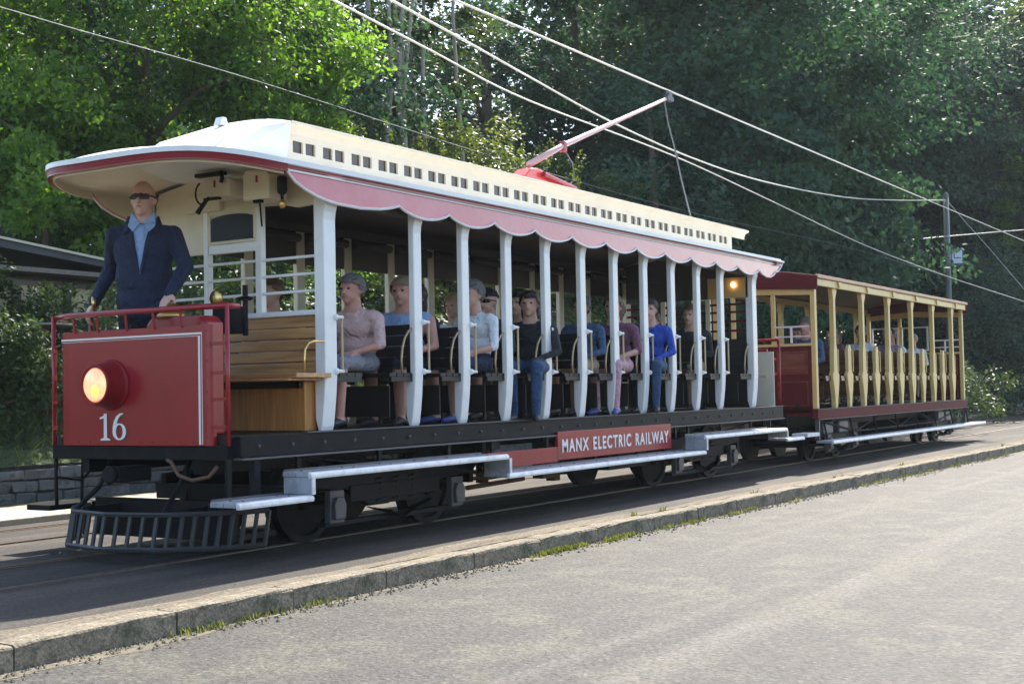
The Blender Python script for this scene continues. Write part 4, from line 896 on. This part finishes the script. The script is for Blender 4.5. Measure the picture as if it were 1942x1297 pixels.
hc = TD((0, 0, 0)); g = O('sunglasses', GLME, drv, hc, (0, 0, R(-8))); g.scale = (1.07, 1.07, 1.1)
O('mouth', LIPM, drv, TD((-.091, 0, -.056)), (0, 0, R(-8)))
O('hair', hairmesh('bald', HG, 1.04), drv, hc, (0, 0, R(-8)))
from mathutils.bvhtree import BVHTree
bvh = BVHTree.FromPolygons([v_.co[:] for v_ in me.vertices], [p_.vertices[:] for p_ in me.polygons])
def onbody(y, z, off):
    h = bvh.ray_cast(Vector((-1, y, z)), Vector((1, 0, 0)))
    return (h[0].x-off, y, z) if h[0] is not None else (-.05, y, z)
def vw(z): return .003+.062*((z-1.13)/.36)**1.1
sf = MB().grid([[onbody(t*vw(z), z, .004) for t in np.linspace(-1, 1, 9)] for z in np.linspace(1.135, 1.49, 18)])
O('shirt_front', sf.mesh('shirt_front', CL['lblue'], True), drv)
for q in (-1, 1):
    lp = MB().grid([[onbody(q*(vw(z)+wd2), z, o2) for wd2, o2 in ((-.002, .004), (-.004, .016), (.012, .018), (.030*(z-1.1)/.4+.012, .012), (.034*(z-1.1)/.4+.014, .0))] for z in np.linspace(1.14, 1.50, 16)])
    O('jacket_lapel', lp.mesh('jacket_lapel', CL['navy'], True), drv)
    cf = MB().add([(-.085, q*.012, 1.500), (-.112, q*.055, 1.435), (-.075, q*.098, 1.478), (-.02, q*.092, 1.535), (.05, q*.075, 1.555), (.05, q*.070, 1.60), (-.03, q*.078, 1.580)], [(0, 1, 2, 6), (2, 3, 6), (3, 4, 5, 6)])
    c_ = O('shirt_collar', cf.mesh('shirt_collar', CL['lblue']), drv); so = c_.modifiers.new('s', 'SOLIDIFY'); so.thickness = .007
    cf = MB().add([(-.115, q*.095, 1.44), (-.10, q*.125, 1.42), (-.02, q*.135, 1.49), (.07, q*.115, 1.50), (.075, q*.095, 1.565), (-.02, q*.108, 1.555)], [(0, 1, 2, 5), (2, 3, 4, 5)])
    c_ = O('jacket_collar', cf.mesh('jacket_collar', CL['navy']), drv); so = c_.modifiers.new('s', 'SOLIDIFY'); so.thickness = .014

person("person in a tan top and jeans on the far side of the first seat row", (bx_(0)+.02, 1.42, 1.30), 0, SK1, Cc['tan'], Cc['jeans'], Cc['jeans'], hm=HB, group=GP)
person("person in a white top leaning forward on the far side, middle of the tramcar", (bx_(4), 1.35, 1.30), 3, SK1, Cc['white'], Cc['tan'], None, hair='long', hm=HBL, group=GP)
person("person in a dark green top on the far side, between the rear white pillars", (bx_(6), 1.30, 1.30), 0, SK2, Cc['green'], Cc['navy'], Cc['navy'], hm=HG, group=GP)
person("small person in a mauve top and jeans leaning forward at the tramcar's rear", (bx_(8), .45, 1.30), 3, SK1, Cc['mauve'], Cc['jeans'], Cc['jeans'], hm=HB, scale=.86, group=GP)
person("person in a light blue top on the far side of the trailer", (tx_(3), 1.25, 1.27), 0, SK1, Cc['lblue'], Cc['tan'], Cc['tan'], hm=HG, group=GT)
person("person in a pink top on the far side of the trailer near its rear windows", (tx_(6), 1.3, 1.27), 0, SK2, Cc['pink'], Cc['tan'], Cc['tan'], hair='long', hm=HB, group=GT)
# ------------------------------------------------------------------ overhead line
def wire(label, pts, r, m=CABLE, name='overhead_wire', sag=0):
    P = [Vector(p) for p in pts]
    if len(P) > 3:
        Q = [P[0]+(P[0]-P[1])]+P+[P[-1]+(P[-1]-P[-2])]; P = []
        for i in range(1, len(Q)-2):
            for t in np.linspace(0, 1, 8, endpoint=False):
                a, b, c, d = Q[i-1:i+3]; t = float(t); P.append(.5*((2*b)+(c-a)*t+(2*a-5*b+4*c-d)*t*t+(3*b-3*c+d-a)*t**3))
        P.append(Q[-2])
    if len(P) == 2 and sag:
        P = [P[0].lerp(P[1], t)-Vector((0, 0, sag*4*t*(1-t))) for t in np.linspace(0, 1, 20)]
    o = part(name, MB().tube(P, r*.82, 6), m, None, smooth=True); o['label'] = label; o['category'] = 'wire'; o['group'] = 'overhead wires'; return o
wire('thick running wire straight above the tramcar, touched by its trolley pole', [(-10, .90, 4.96), (3.1, .92, 5.0), (8.08, .95, 5.005), (20, .97, 5.0), (46, 1.0, 4.98)], .014)
wire('lower-left of the two wires for the far track, crossing the trolley pole near its middle', [at(560, -32, 12.7), at(630, 0, 13.2), at(820, 98, 15.0), at(1000, 190, 17.2), at(1275, 295, 21.5), at(1460, 380, 26), at(1640, 465, 31), at(1790, 522, 35.5), at(1942, 572, 39)], .014)
wire('upper of the two far-track wires, curving off level to the top of the pole', [at(680, -34, 12.7), at(740, 0, 13.3), at(900, 88, 15.0), at(1010, 150, 16.4), at(1160, 232, 18.7), at(1310, 299, 21.5), at(1450, 345, 25), at(1600, 374, 30), at(1700, 380, 34), at(1795, 380, 38.2)], .016)
wire('thin dull cable sloping from the upper left corner down behind the clerestory', [at(-60, -2, 13), at(20, 20, 13.6), at(150, 58, 14.6), at(400, 128, 17.0), at(600, 190, 19.5), at(970, 308, 24.6), at(1310, 403, 29), at(1640, 478, 34), at(1942, 572, 38.5)], .0075, CABLED)
wire('span wire running level from the pole line to the right edge', [at(1600, 470, 37), at(1700, 458, 37.6), at(1800, 448, 38), at(1942, 436, 38.6), at(2050, 428, 39)], .012)
wire('thin stay cable slanting down right from the pole top', [at(1797, 382, 38.2), at(1830, 420, 37.8), at(1875, 470, 37.3), at(1942, 548, 36.5), at(2000, 610, 36)], .009)
part('wire_hanger', MB().tube([at(1284, 285, 21.0), at(1284, 308, 21.4)], .016, 5), GREYM, None, label='small grey hanger clamp joining the two far wires above the tram', category='clamp')
pb = at(1800, 648, 38.3); pb.z = 0; ptop = at(1794, 372, 38.2)
pole = thing('wire_pole', 'slim grey overhead line pole standing behind the trailer car', 'pole', (pb.x, pb.y, 0))
part('shaft', MB().tube([(0, 0, 0), (ptop.x-pb.x, ptop.y-pb.y, ptop.z)], [.10, .075], 12), CABLED, pole, smooth=True)
part('finial', MB().lathe([(.085, 0), (.06, .06), (.01, .12)], (ptop.x-pb.x, ptop.y-pb.y, ptop.z), (0, 0, 1), 12), CABLED, pole)
sp = at(1815, 487, 37.2)
sign = thing('stop_sign', 'small square white and blue notice fixed to the grey pole', 'sign', tuple(sp), (0, 0, R(90+32-180)))
part('sign_plate', MB().box(-.17, .17, -.012, .012, -.22, .22), mat('sign_white', (.62, .68, .74), .4), sign, bevel=.004)
part('sign_border', MB().box(-.17, .17, -.016, -.0125, -.22, -.18).box(-.17, .17, -.016, -.0125, .18, .22).box(-.17, -.14, -.016, -.0125, -.18, .18).box(.14, .17, -.016, -.0125, -.18, .18).box(-.10, .10, -.016, -.0125, -.05, -.02).box(-.10, -.07, -.016, -.0125, -.02, .1), mat('sign_blue', (.05, .12, .35), .4), sign)
part('sign_bracket', MB().box(-.28, -.171, -.01, .01, .08, .10).box(-.28, -.171, -.01, .01, -.1, -.08), GREYM, sign)

# ------------------------------------------------------------------ stone wall at the left, shelter, small things
STONEM = gmat('shaded_rubble_stone', [((.10,.11,.115),0,0,0,0), ((.17,.17,.165),4,.4,.65,0), ((.06,.07,.07),9,.5,.7,0)], None, .85, .8, 25, .02)
wall = thing('stone_wall', 'low rubble stone retaining wall at the foot of the green bank', 'wall', (0, 6.0, 0))
part('wall_core', MB().box(-6, 60, .05, .30, 0, .40), STONEM, wall)
nst = 0
for row in range(3):
    x = -1.5+random.uniform(0, .2)
    while x < 9:
        L_ = random.uniform(.22, .55); h_ = .131
        mb = MB().box(0, L_-.015, 0, .09, 0, h_-.012)
        mb.v = [(a+random.uniform(-.03, .02), b+random.uniform(-.03, .02), c+random.uniform(-.022, .016)) for a, b, c in mb.v]
        part('stone', mb, STONEM, wall, (x, -.035, .003+row*h_), bevel=.012); x += L_; nst += 1
sh = thing('shelter_building', 'half-timbered cream shelter with dark braces and low roof behind the tram front', 'building', (1.6, 8.0, 1.25))
PLASTER = mat('cream_plaster', (.80, .72, .45), .8, .1, 4, .2, 30, dirt=(.2, .18, .1), damt=.4)
part('wall', MB().box(0.2, 4.2, .0, .12, 0, 1.55).box(.2, .3, .12, 3, 0, 1.5).box(4.08, 4.2, .12, 3, 0, 1.3), PLASTER, sh)
for x0, x1, z0, z1 in ((.9, 1.0, 0, 1.6), (1.75, 1.87, 0, 1.6), (2.55, 2.67, 0, 1.6), (3.3, 3.4, 0, 1.5), (4.1, 4.22, 0, 1.4)): part('timber_post', MB().box(x0, x1, -.04, -.001, z0, z1), TIMBER, sh)
part('timber_rail', MB().box(.2, 4.22, -.035, -.001, .55, .65), TIMBER, sh); part('timber_rail', MB().box(.2, 4.22, -.036, -.001, 1.38, 1.5), TIMBER, sh)
for xa in (1.10, 1.95, 2.75, 3.5): part('timber_brace', MB().prism([(xa, .66), (xa+.12, .66), (xa+.50, 1.37), (xa+.38, 1.37)], 'y', -.033, -.001), TIMBER, sh)
part('doorway', MB().box(.3, .88, -.01, -.001, 0, 1.5), TIMBER, sh)
SLATE = mat('dark_roof_felt', (.05, .055, .06), .7, .3, 6, .3, 30)
rf = part('roof', MB().prism([(-.3, 2.00), (1.3, 1.86), (3.6, 1.64), (3.6, 1.56), (1.3, 1.76), (-.3, 1.90)], 'y', -.55, 3.2), SLATE, sh)
part('verge_board', MB().prism([(-.32, 2.03), (1.3, 1.885), (3.63, 1.665), (3.63, 1.63), (1.3, 1.855), (-.32, 2.0)], 'y', -.585, -.551), mat('pale_verge_board', (.45, .42, .33), .6), rf)
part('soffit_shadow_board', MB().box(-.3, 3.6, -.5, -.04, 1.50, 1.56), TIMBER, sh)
tb2 = thing('round_table', 'round weathered wooden table top on the bank left of the driver', 'table', tuple(Vector((3.05, 7.0, gz(3.05, 7.0)))))
tz = 2.03-gz(3.05, 7.0)
part('table_top', MB().lathe([(.36, 0), (.38, .015), (.36, .035)], (0, 0, tz), (0, 0, 1), 24), mat('weathered_wood', (.17, .17, .14), .7), tb2)
part('leg', MB().tube([(0, 0, -.1), (0, 0, tz)], .05, 8), TIMBER, tb2)
mp_ = at(-1, 672, 17.8); post = thing('marker_post', 'pale upright post cut by the left edge of the picture', 'post', (mp_.x, mp_.y, gz(mp_.x, mp_.y)))
part('shaft', MB().box(-.035, .035, -.035, .035, -.1, mp_.z+.32-gz(mp_.x, mp_.y)), mat('pale_post_paint', (.6, .56, .46), .6), post, bevel=.01)
# long pale shelter seen through the tram
s2 = thing('low_shelter', 'long low pale shelter with grey-blue roof, glimpsed through the tramcar openings', 'building', (10.2, 8.3, 1.35))
part('wall', MB().box(0, 8, .6, .75, 0, 1.35).box(0, .12, .75, 3, 0, 1.3), PLASTER, s2)
part('roof', MB().prism([(.0, 1.30), (.0, 1.36), (2.0, 2.15), (4.0, 1.36), (4.0, 1.3), (2.0, 2.06)], 'x', -.2, 8.2), mat('grey_blue_roof', (.22, .30, .34), .5, .15, 4), s2)
for xx in (0.1, 2.0, 3.9, 5.8, 7.8): part('post', MB().box(xx-.05, xx+.05, .05, .15, 0, 1.33), TIMBER, s2)
part('bench', MB().box(.5, 7.5, .35, .58, .40, .45).box(.5, 7.5, .56, .59, .5, .8), PLASTER, s2)

# ------------------------------------------------------------------ vegetation
def leaves_mesh(name, cen, size, m, up_bias=.5, aspect=.55, droop=0, out_c=None):
    """cen: (n,3) leaf positions; each leaf is a small folded rhombus"""
    n = len(cen); nrm = rng.normal(size=(n, 3)); nrm[:, 2] = np.abs(nrm[:, 2])+up_bias
    if out_c is not None: o_ = cen-out_c; o_ /= np.linalg.norm(o_, axis=1)[:, None]+1e-6; nrm += o_*.8
    nrm /= np.linalg.norm(nrm, axis=1)[:, None]
    t = rng.normal(size=(n, 3)); t[:, 2] -= droop; t -= nrm*(t*nrm).sum(1)[:, None]; t /= np.linalg.norm(t, axis=1)[:, None]+1e-9
    b = np.cross(nrm, t); s_ = size*rng.uniform(.6, 1.35, n)[:, None]
    v = np.stack([cen-t*s_*.5, cen+b*s_*aspect*.5+nrm*s_*.08, cen+t*s_*.5, cen-b*s_*aspect*.5+nrm*s_*.08], 1).reshape(-1, 3)
    me = bpy.data.meshes.new(name); me.vertices.add(4*n); me.vertices.foreach_set('co', v.ravel().astype(np.float32))
    idx = np.arange(n)*4; tri = np.stack([idx, idx+1, idx+2, idx, idx+2, idx+3], 1).ravel()
    me.loops.add(6*n); me.loops.foreach_set('vertex_index', tri.astype(np.int32))
    me.polygons.add(2*n); me.polygons.foreach_set('loop_start', (np.arange(2*n)*3).astype(np.int32))
    try: me.polygons.foreach_set('loop_total', np.full(2*n, 3, np.int32))
    except Exception: pass
    me.update(calc_edges=True)
    me.materials.append(m)
    return me
def setvar(me, var):
    a = me.attributes.new('var', 'FLOAT', 'FACE'); a.data.foreach_set('value', np.repeat(np.clip(var, 0, 1), 2).astype(np.float32))
def crown_pts(c, rad, nclump, per, clump_r, shell=.55, flat=.6, bottom=-1.0, boughs=None):
    d = rng.normal(size=(nclump, 3)); d /= np.linalg.norm(d, axis=1)[:, None]; d[:, 2] = np.maximum(d[:, 2], bottom+rng.uniform(0, .3, nclump))
    rr = shell+(1-shell)*rng.uniform(0, 1, nclump)**.6
    bump = 1+.22*np.sin(d[:, 0]*4+c[0])*np.sin(d[:, 1]*5+c[1])+.15*np.sin(d[:, 2]*7+c[0])
    cc = d*rr[:, None]*np.array(rad)*bump[:, None]+np.array(c)
    cr = clump_r*rng.uniform(.6, 1.4, nclump)
    k = np.repeat(np.arange(nclump), per); o_ = rng.normal(size=(len(k), 3)); o_ /= np.linalg.norm(o_, axis=1)[:, None]; o_ *= (rng.uniform(0, 1, len(k))**.45)[:, None]
    o_[:, 2] *= flat
    sag = -.25*(o_[:, 0]**2+o_[:, 1]**2)
    p = cc[k]+o_*cr[k][:, None]; p[:, 2] += sag*cr[k]
    cv = rng.uniform(.15, .85, nclump)
    return p, np.clip(cv[k]+rng.normal(0, .16, len(k)), 0, 1), cc
NB = 0
def tree(label, base, H, rad, cz, m, nclump, per, leaf, clump_r, trunk=.22, bark=BARK, name='tree', group='trees behind the line', stems=1, bottom=-1, shell=.5, flat=.6, limb=14):
    x, y = base; z0 = gz(x, y)-.1 if y > 6 else 0
    t = thing(name, label, 'tree', (x, y, z0), group=group)
    mb = MB(); c = Vector((0, 0, cz-z0))
    p, var, cc = crown_pts(tuple(c), rad, nclump, per, clump_r, shell, flat, bottom)
    for s_ in range(stems):
        ox, oy = (random.uniform(-.95, .95)*(stems > 1) for _ in (0, 1))
        pts = [Vector((ox*(.6+.8*q)+(.12 if stems == 1 else .32)*math.sin(q*(4+s_*.7)+s_*2), oy*(.6+.8*q)+.1*math.cos(q*4+s_), H*.8*q)) for q in np.linspace(0, 1, 8)]
        mb.tube(pts, [trunk*(1-.75*q) for q in np.linspace(0, 1, 8)], 8)
    part('trunk', mb, bark, t, smooth=True)
    lb = MB(); pk = cc[rng.permutation(len(cc))[:limb]]
    for q in pk:
        q = Vector(q); zs = max(.2*H, min(.75*H, q.z-abs(q.x)*.5-abs(q.y)*.4)); a = Vector((0, 0, zs))
        mid = a.lerp(q, .5)+Vector((random.uniform(-.3, .3), random.uniform(-.3, .3), .35)); lb.tube([a, a.lerp(mid, .5)+Vector((0, 0, .1)), mid, q], [trunk*.35, trunk*.27, trunk*.18, trunk*.06], 5)
    part('limb', lb, bark, t, smooth=True) if limb else None
    me = leaves_mesh('crown', p, leaf, m, .35, .6, .3, np.array(c)); setvar(me, var); O('crown', me, t)
    return t
def gp(px, D):
    q = at(px, 700, D); return (q.x, q.y)
# left, sunlit
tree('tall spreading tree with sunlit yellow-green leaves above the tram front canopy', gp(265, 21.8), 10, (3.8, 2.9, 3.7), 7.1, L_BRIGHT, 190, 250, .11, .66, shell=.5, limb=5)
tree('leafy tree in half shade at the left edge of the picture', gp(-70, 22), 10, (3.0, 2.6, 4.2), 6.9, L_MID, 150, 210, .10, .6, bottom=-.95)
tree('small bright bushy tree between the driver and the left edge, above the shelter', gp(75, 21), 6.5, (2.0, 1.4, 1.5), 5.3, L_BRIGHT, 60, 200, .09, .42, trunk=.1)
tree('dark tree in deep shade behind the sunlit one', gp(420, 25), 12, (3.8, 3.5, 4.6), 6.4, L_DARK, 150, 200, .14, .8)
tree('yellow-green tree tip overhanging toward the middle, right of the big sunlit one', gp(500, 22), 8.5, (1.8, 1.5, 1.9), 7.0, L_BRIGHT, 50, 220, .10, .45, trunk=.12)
# middle: ivy-clad stems
tree('ivy-clad tree with several thin pale stems, left of the three wires', gp(700, 27), 12.5, (2.0, 1.8, 4.6), 7.0, L_IVY, 62, 170, .11, .45, trunk=.085, bark=BARKP, stems=7, shell=.35)
tree('thin pale-stemmed ivy tree in the centre, beneath the crossing wires', gp(800, 28), 13, (1.4, 1.3, 4.8), 7.2, L_IVY, 46, 170, .11, .4, trunk=.08, bark=BARKP, stems=6, shell=.3)
tree('narrow dark evergreen in the upper centre, between two gaps of sky', gp(925, 32.5), 15, (1.9, 1.9, 4.8), 7.4, L_DARK, 120, 200, .12, .55)
tree('open loose-leaved tree with sky showing through, above the trolley base', gp(1100, 36), 14, (2.6, 2.6, 4.8), 8.0, L_MID, 62, 180, .13, .6)
# right mass
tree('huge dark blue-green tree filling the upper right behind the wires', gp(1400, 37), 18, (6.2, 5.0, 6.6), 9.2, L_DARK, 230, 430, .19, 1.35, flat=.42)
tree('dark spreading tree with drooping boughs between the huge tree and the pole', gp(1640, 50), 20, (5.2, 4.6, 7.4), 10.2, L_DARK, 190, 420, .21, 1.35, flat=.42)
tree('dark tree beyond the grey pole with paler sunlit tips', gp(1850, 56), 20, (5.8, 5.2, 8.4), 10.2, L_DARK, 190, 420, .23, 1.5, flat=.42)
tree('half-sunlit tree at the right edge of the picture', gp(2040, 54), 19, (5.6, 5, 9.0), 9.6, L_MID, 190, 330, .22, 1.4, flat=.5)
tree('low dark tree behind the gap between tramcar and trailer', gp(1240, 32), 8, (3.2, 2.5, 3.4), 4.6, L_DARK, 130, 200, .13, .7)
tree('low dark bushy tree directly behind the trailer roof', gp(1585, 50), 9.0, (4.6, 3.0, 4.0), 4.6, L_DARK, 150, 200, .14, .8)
# far row
far = [(-250, 38), (0, 36), (230, 40), (480, 38), (660, 37), (790, 42), (960, 40), (1180, 46), (1330, 50), (1520, 56), (1720, 62), (1900, 68), (2080, 68)]
words = ['far left beyond the frame edge', 'behind the shelter roof', 'behind the sunlit tree', 'above the clerestory front', 'behind the ivy stems', 'left of the narrow evergreen', 'behind the narrow evergreen', 'behind the loose-leaved tree', 'left part behind the huge dark tree', 'right part behind the huge dark tree', 'left of the pole', 'right of the pole', 'beyond the right edge']
for (px, D), wd in zip(far, words):
    hh = 8.3 if 700 < px < 1250 else 12.5
    tree('tall woodland tree in the back row, '+wd, gp(px, D), hh, (4.2, 3.4, hh*.45), hh*.62+1, L_MID if D % 4 else L_DARK, 120, 130, .26, 1.1, limb=6, shell=.4, group='back row of woodland trees')
for px, D, wd in ((1280, 52, 'left of the huge dark tree'), (1450, 58, 'over the crown of the huge dark tree'), (1620, 66, 'above the pole at left'), (1800, 72, 'above the pole at right'), (1960, 78, 'at the upper right corner')):
    tree('very tall backmost woodland tree, '+wd, gp(px, D), 22, (7.5, 5.5, 9.5), 14.5, L_DARK, 150, 300, .34, 2.0, limb=6, shell=.3, group='backmost tall trees')
tree('sunlit leafy tip of a tree low at the right edge, beside the stay cable', gp(1950, 51), 9.5, (1.9, 1.8, 2.0), 7.6, L_BRIGHT, 40, 190, .14, .5, trunk=.12)
# shrubs behind the tram
def shrub(label, base, r, h, m, nclump, per, leaf, cr, z=None, group='shrubs behind the tram', droop=.2, spikes=0, name='shrub'):
    x, y = base; z0 = gz(x, y) if z is None else z
    t = thing(name, label, 'shrub', (x, y, z0), group=group)
    p, var, cc = crown_pts((0, 0, h*.5), (r, r*.9, h*.5), nclump, per, cr, .35, .8)
    mb = MB()
    for q in cc[rng.permutation(len(cc))[:7]]: q = Vector(q); mb.tube([(0, 0, -.1), (q.x*.3, q.y*.3, q.z*.5), q], [.03, .02, .008], 5)
    part('stem', mb, BARK, t)
    if spikes:
        ps = []; vs = []
        for _ in range(spikes):
            a = random.uniform(0, 6.28); rr = random.uniform(.1, 1)*r; b0 = Vector((rr*math.cos(a), rr*math.sin(a)*.9, h*random.uniform(.55, .8))); d_ = Vector((math.cos(a)*.45, math.sin(a)*.45, 1.0)).normalized(); L_ = random.uniform(.5, 1.0)
            for q in np.linspace(0, 1, 42): ps.append(b0+d_*L_*q+Vector(rng.normal(0, .05*(1.2-q), 3))); vs.append(.5+.5*q)
        p = np.vstack([p, np.array([tuple(q) for q in ps])]); var = np.concatenate([var, vs])
    me = leaves_mesh('foliage', p, leaf, m, .3, .5, -.3 if spikes else droop, np.array((0, 0, h*.3))); setvar(me, var); O('foliage', me, t)
    return t
shrub('yellow-green bush just above the middle of the clerestory roof', gp(640, 21), 1.8, 4.4, L_SHRUB, 60, 170, .08, .35, spikes=14)
shrub('bright bushy shrub above the clerestory front corner', gp(500, 19.5), 1.7, 4.0, L_BRIGHT, 70, 170, .085, .38)
shrub('low sunlit bush in front of the pale ivy stems', gp(755, 22.5), 1.7, 4.3, L_SHRUB, 85, 190, .085, .36, spikes=24)
shrub('spiky grey-green shrub with upright shoots left of the trolley base', gp(900, 25), 2.4, 5.3, L_SHRUB, 150, 210, .10, .42, spikes=70)
shrub('dark rounded shrub beneath the trolley pole', gp(1060, 28.5), 2.2, 5.0, L_MID, 80, 180, .10, .4)
shrub('shaded shrub behind the rear of the clerestory roof', gp(1200, 32), 2.4, 4.6, L_DARK, 80, 180, .11, .45)
shrub('dark shrub between the tramcar rear and the pole', gp(1450, 42), 3.0, 4.2, L_DARK, 90, 180, .12, .5)
shrub('shaded bush left of the shelter building', gp(-90, 16.2), 1.0, 1.5, L_MID, 50, 150, .08, .3)
for px, D, lb in ((330, 18.5, 'seen through the front bulkhead bars'), (600, 19, 'seen past the white corner pillar'), (720, 20.5, 'seen through the first tram bay'), (1130, 27, 'seen through the middle tram bays'), (1300, 29, 'seen through the rear tram bays'), (1490, 31, 'seen through the trailer end window'), (1650, 34, 'seen through the trailer bays'), (1760, 37, 'seen through the rear of the trailer')):
    shrub('low leafy bush on the bank '+lb, gp(px, D), 2.3, 2.0, L_MID, 70, 130, .11, .5, group='bushes seen through the trams')
for px, D, r_, h_, lb in ((18, 16.4, .5, .45, 'in front of the shelter doorway'), (-40, 15.4, 1.0, 1.3, 'at the left edge by the wall')):
    shrub('low leafy bush on the green bank '+lb, gp(px, D), r_, h_, L_MID, 45, 140, .075, .28, group='bushes by the shelter')
for px, D, h_, lb in ((1885, 46.5, 5.2, 'just right of the trailer'), (1980, 48, 5.6, 'at the right edge below the bright tree'), (2100, 50, 6, 'beyond the right edge'), (1780, 51, 6.0, 'behind the pole')):
    q = gp(px, D); shrub('tall ivy-covered hedge bush '+lb, (q[0], q[1]), 3.2, h_, L_DARK, 170, 200, .13, .55, z=0 if q[1] < 6 else None, group='hedge at the right')
# undergrowth on the bank (nobody could count it)
n_ = 60000
ux = rng.uniform(-4, 60, n_); uy = rng.uniform(0, 1, n_)**1.6*14+6.3
nzv = np.sin(ux*2.1+uy)*np.sin(uy*1.7-ux*.6); keep = (nzv > -.55)
ux, uy = ux[keep], uy[keep]; uz = np.array([gz(a, b) for a, b in zip(ux, uy)])+np.abs(rng.normal(0, .12, len(ux)))*(1+nzv[keep])
me = leaves_mesh('undergrowth', np.stack([ux, uy, uz], 1), .11, L_MID, .6, .5); setvar(me, rng.uniform(0, 1, len(ux))); O('undergrowth', me, kind='stuff')
# weeds
def blades(name, cen, hgt, m, wd=.006):
    n = len(cen); a = rng.uniform(0, 6.28, n); s_ = hgt*rng.uniform(.4, 1.3, n); lean = rng.uniform(.1, .8, n)
    d_ = np.stack([np.cos(a)*lean, np.sin(a)*lean, np.ones(n)], 1)*s_[:, None]; sd = np.stack([-np.sin(a), np.cos(a), np.zeros(n)], 1)*wd
    v = np.stack([cen-sd, cen+sd, cen+d_*.6+sd*.8, cen+d_*np.array([1.25, 1.25, .95])], 1).reshape(-1, 3)
    i_ = np.arange(n)*4; f = [tuple(q) for q in np.stack([i_, i_+1, i_+2, i_+3], 1)]
    me = bpy.data.meshes.new(name); me.from_pydata(v.tolist(), [], f); me.materials.append(m)
    at_ = me.attributes.new('var', 'FLOAT', 'FACE'); at_.data.foreach_set('value', rng.uniform(0, 1, n).astype(np.float32)); return me
cs = []
for x, dens, h_ in [(random.uniform(-5, 34), random.randint(10, 60), 0) for _ in range(24)]+[(random.uniform(1.0, 2.6), 150, 0) for _ in range(9)]+[(random.uniform(3.0, 5.5), 60, 0) for _ in range(5)]+[(random.uniform(6, 16), 40, 0) for _ in range(10)]+[(random.uniform(-2.6, -1.4), 60, 0) for _ in range(4)]:
    yc = ky(x)-.015-abs(random.gauss(0, .035)); q = rng.normal(0, 1, (dens, 2))*np.array([.10, .018]); cs.append(np.stack([x+q[:, 0], np.minimum(yc+q[:, 1], ky(x)-.004), np.full(dens, -.113)], 1))
O('kerb_weeds', blades('kerb_weeds', np.vstack(cs), .036, L_WEED), kind='stuff')
cs = []
for x in [random.uniform(-4, 30) for _ in range(9)]+[2.95, 5.6, 5.7]:
    dens = random.randint(6, 22); q = rng.normal(0, 1, (dens, 2))*np.array([.03, .012]); cs.append(np.stack([x+q[:, 0], ky(x)+.165+q[:, 1], np.full(dens, .004)], 1))
O('track_weeds', blades('track_weeds', np.vstack(cs), .05, L_WEED), kind='stuff')
n_ = 9000; gx = rng.uniform(-6, 30, n_); gy = 5.95+rng.uniform(0, 2.5, n_)
O('bank_grass', blades('bank_grass', np.stack([gx, gy, np.array([gz(a, b) for a, b in zip(gx, gy)])], 1), .22, L_SHRUB, .012), kind='stuff')
# loose grit in the gutter
gm = bpy.data.meshes.new('gutter_grit'); V = []; Fc = []
for _ in range(2600):
    x = random.uniform(-5, 16); y = ky(x)-abs(random.gauss(0, .09)); s_ = random.uniform(.004, .013); k = len(V)
    V += [(x-s_, y-s_, -.113), (x+s_, y-s_*.8, -.113), (x+s_*.7, y+s_, -.113), (x-s_*.8, y+s_, -.113), (x, y, -.113+s_*1.1)]; Fc += [(k, k+1, k+4), (k+1, k+2, k+4), (k+2, k+3, k+4), (k+3, k, k+4)]
gm.from_pydata(V, [], Fc); gm.materials.append(VERGEM); O('gutter_grit', gm, kind='stuff')

# light summer haze
hz = bpy.data.materials.new('haze'); hz.use_nodes = True; nt = hz.node_tree; nt.nodes.clear()
vo = N(nt, 'ShaderNodeVolumePrincipled'); vo.inputs['Color'].default_value = (.80, .90, 1, 1); vo.inputs['Density'].default_value = .0004; vo.inputs['Anisotropy'].default_value = .2
om = N(nt, 'ShaderNodeOutputMaterial'); nt.links.new(vo.outputs[0], om.inputs['Volume'])
O('haze', MB().box(-60, 130, -40, 75, -1.3, 31).mesh('haze', hz), kind='stuff')
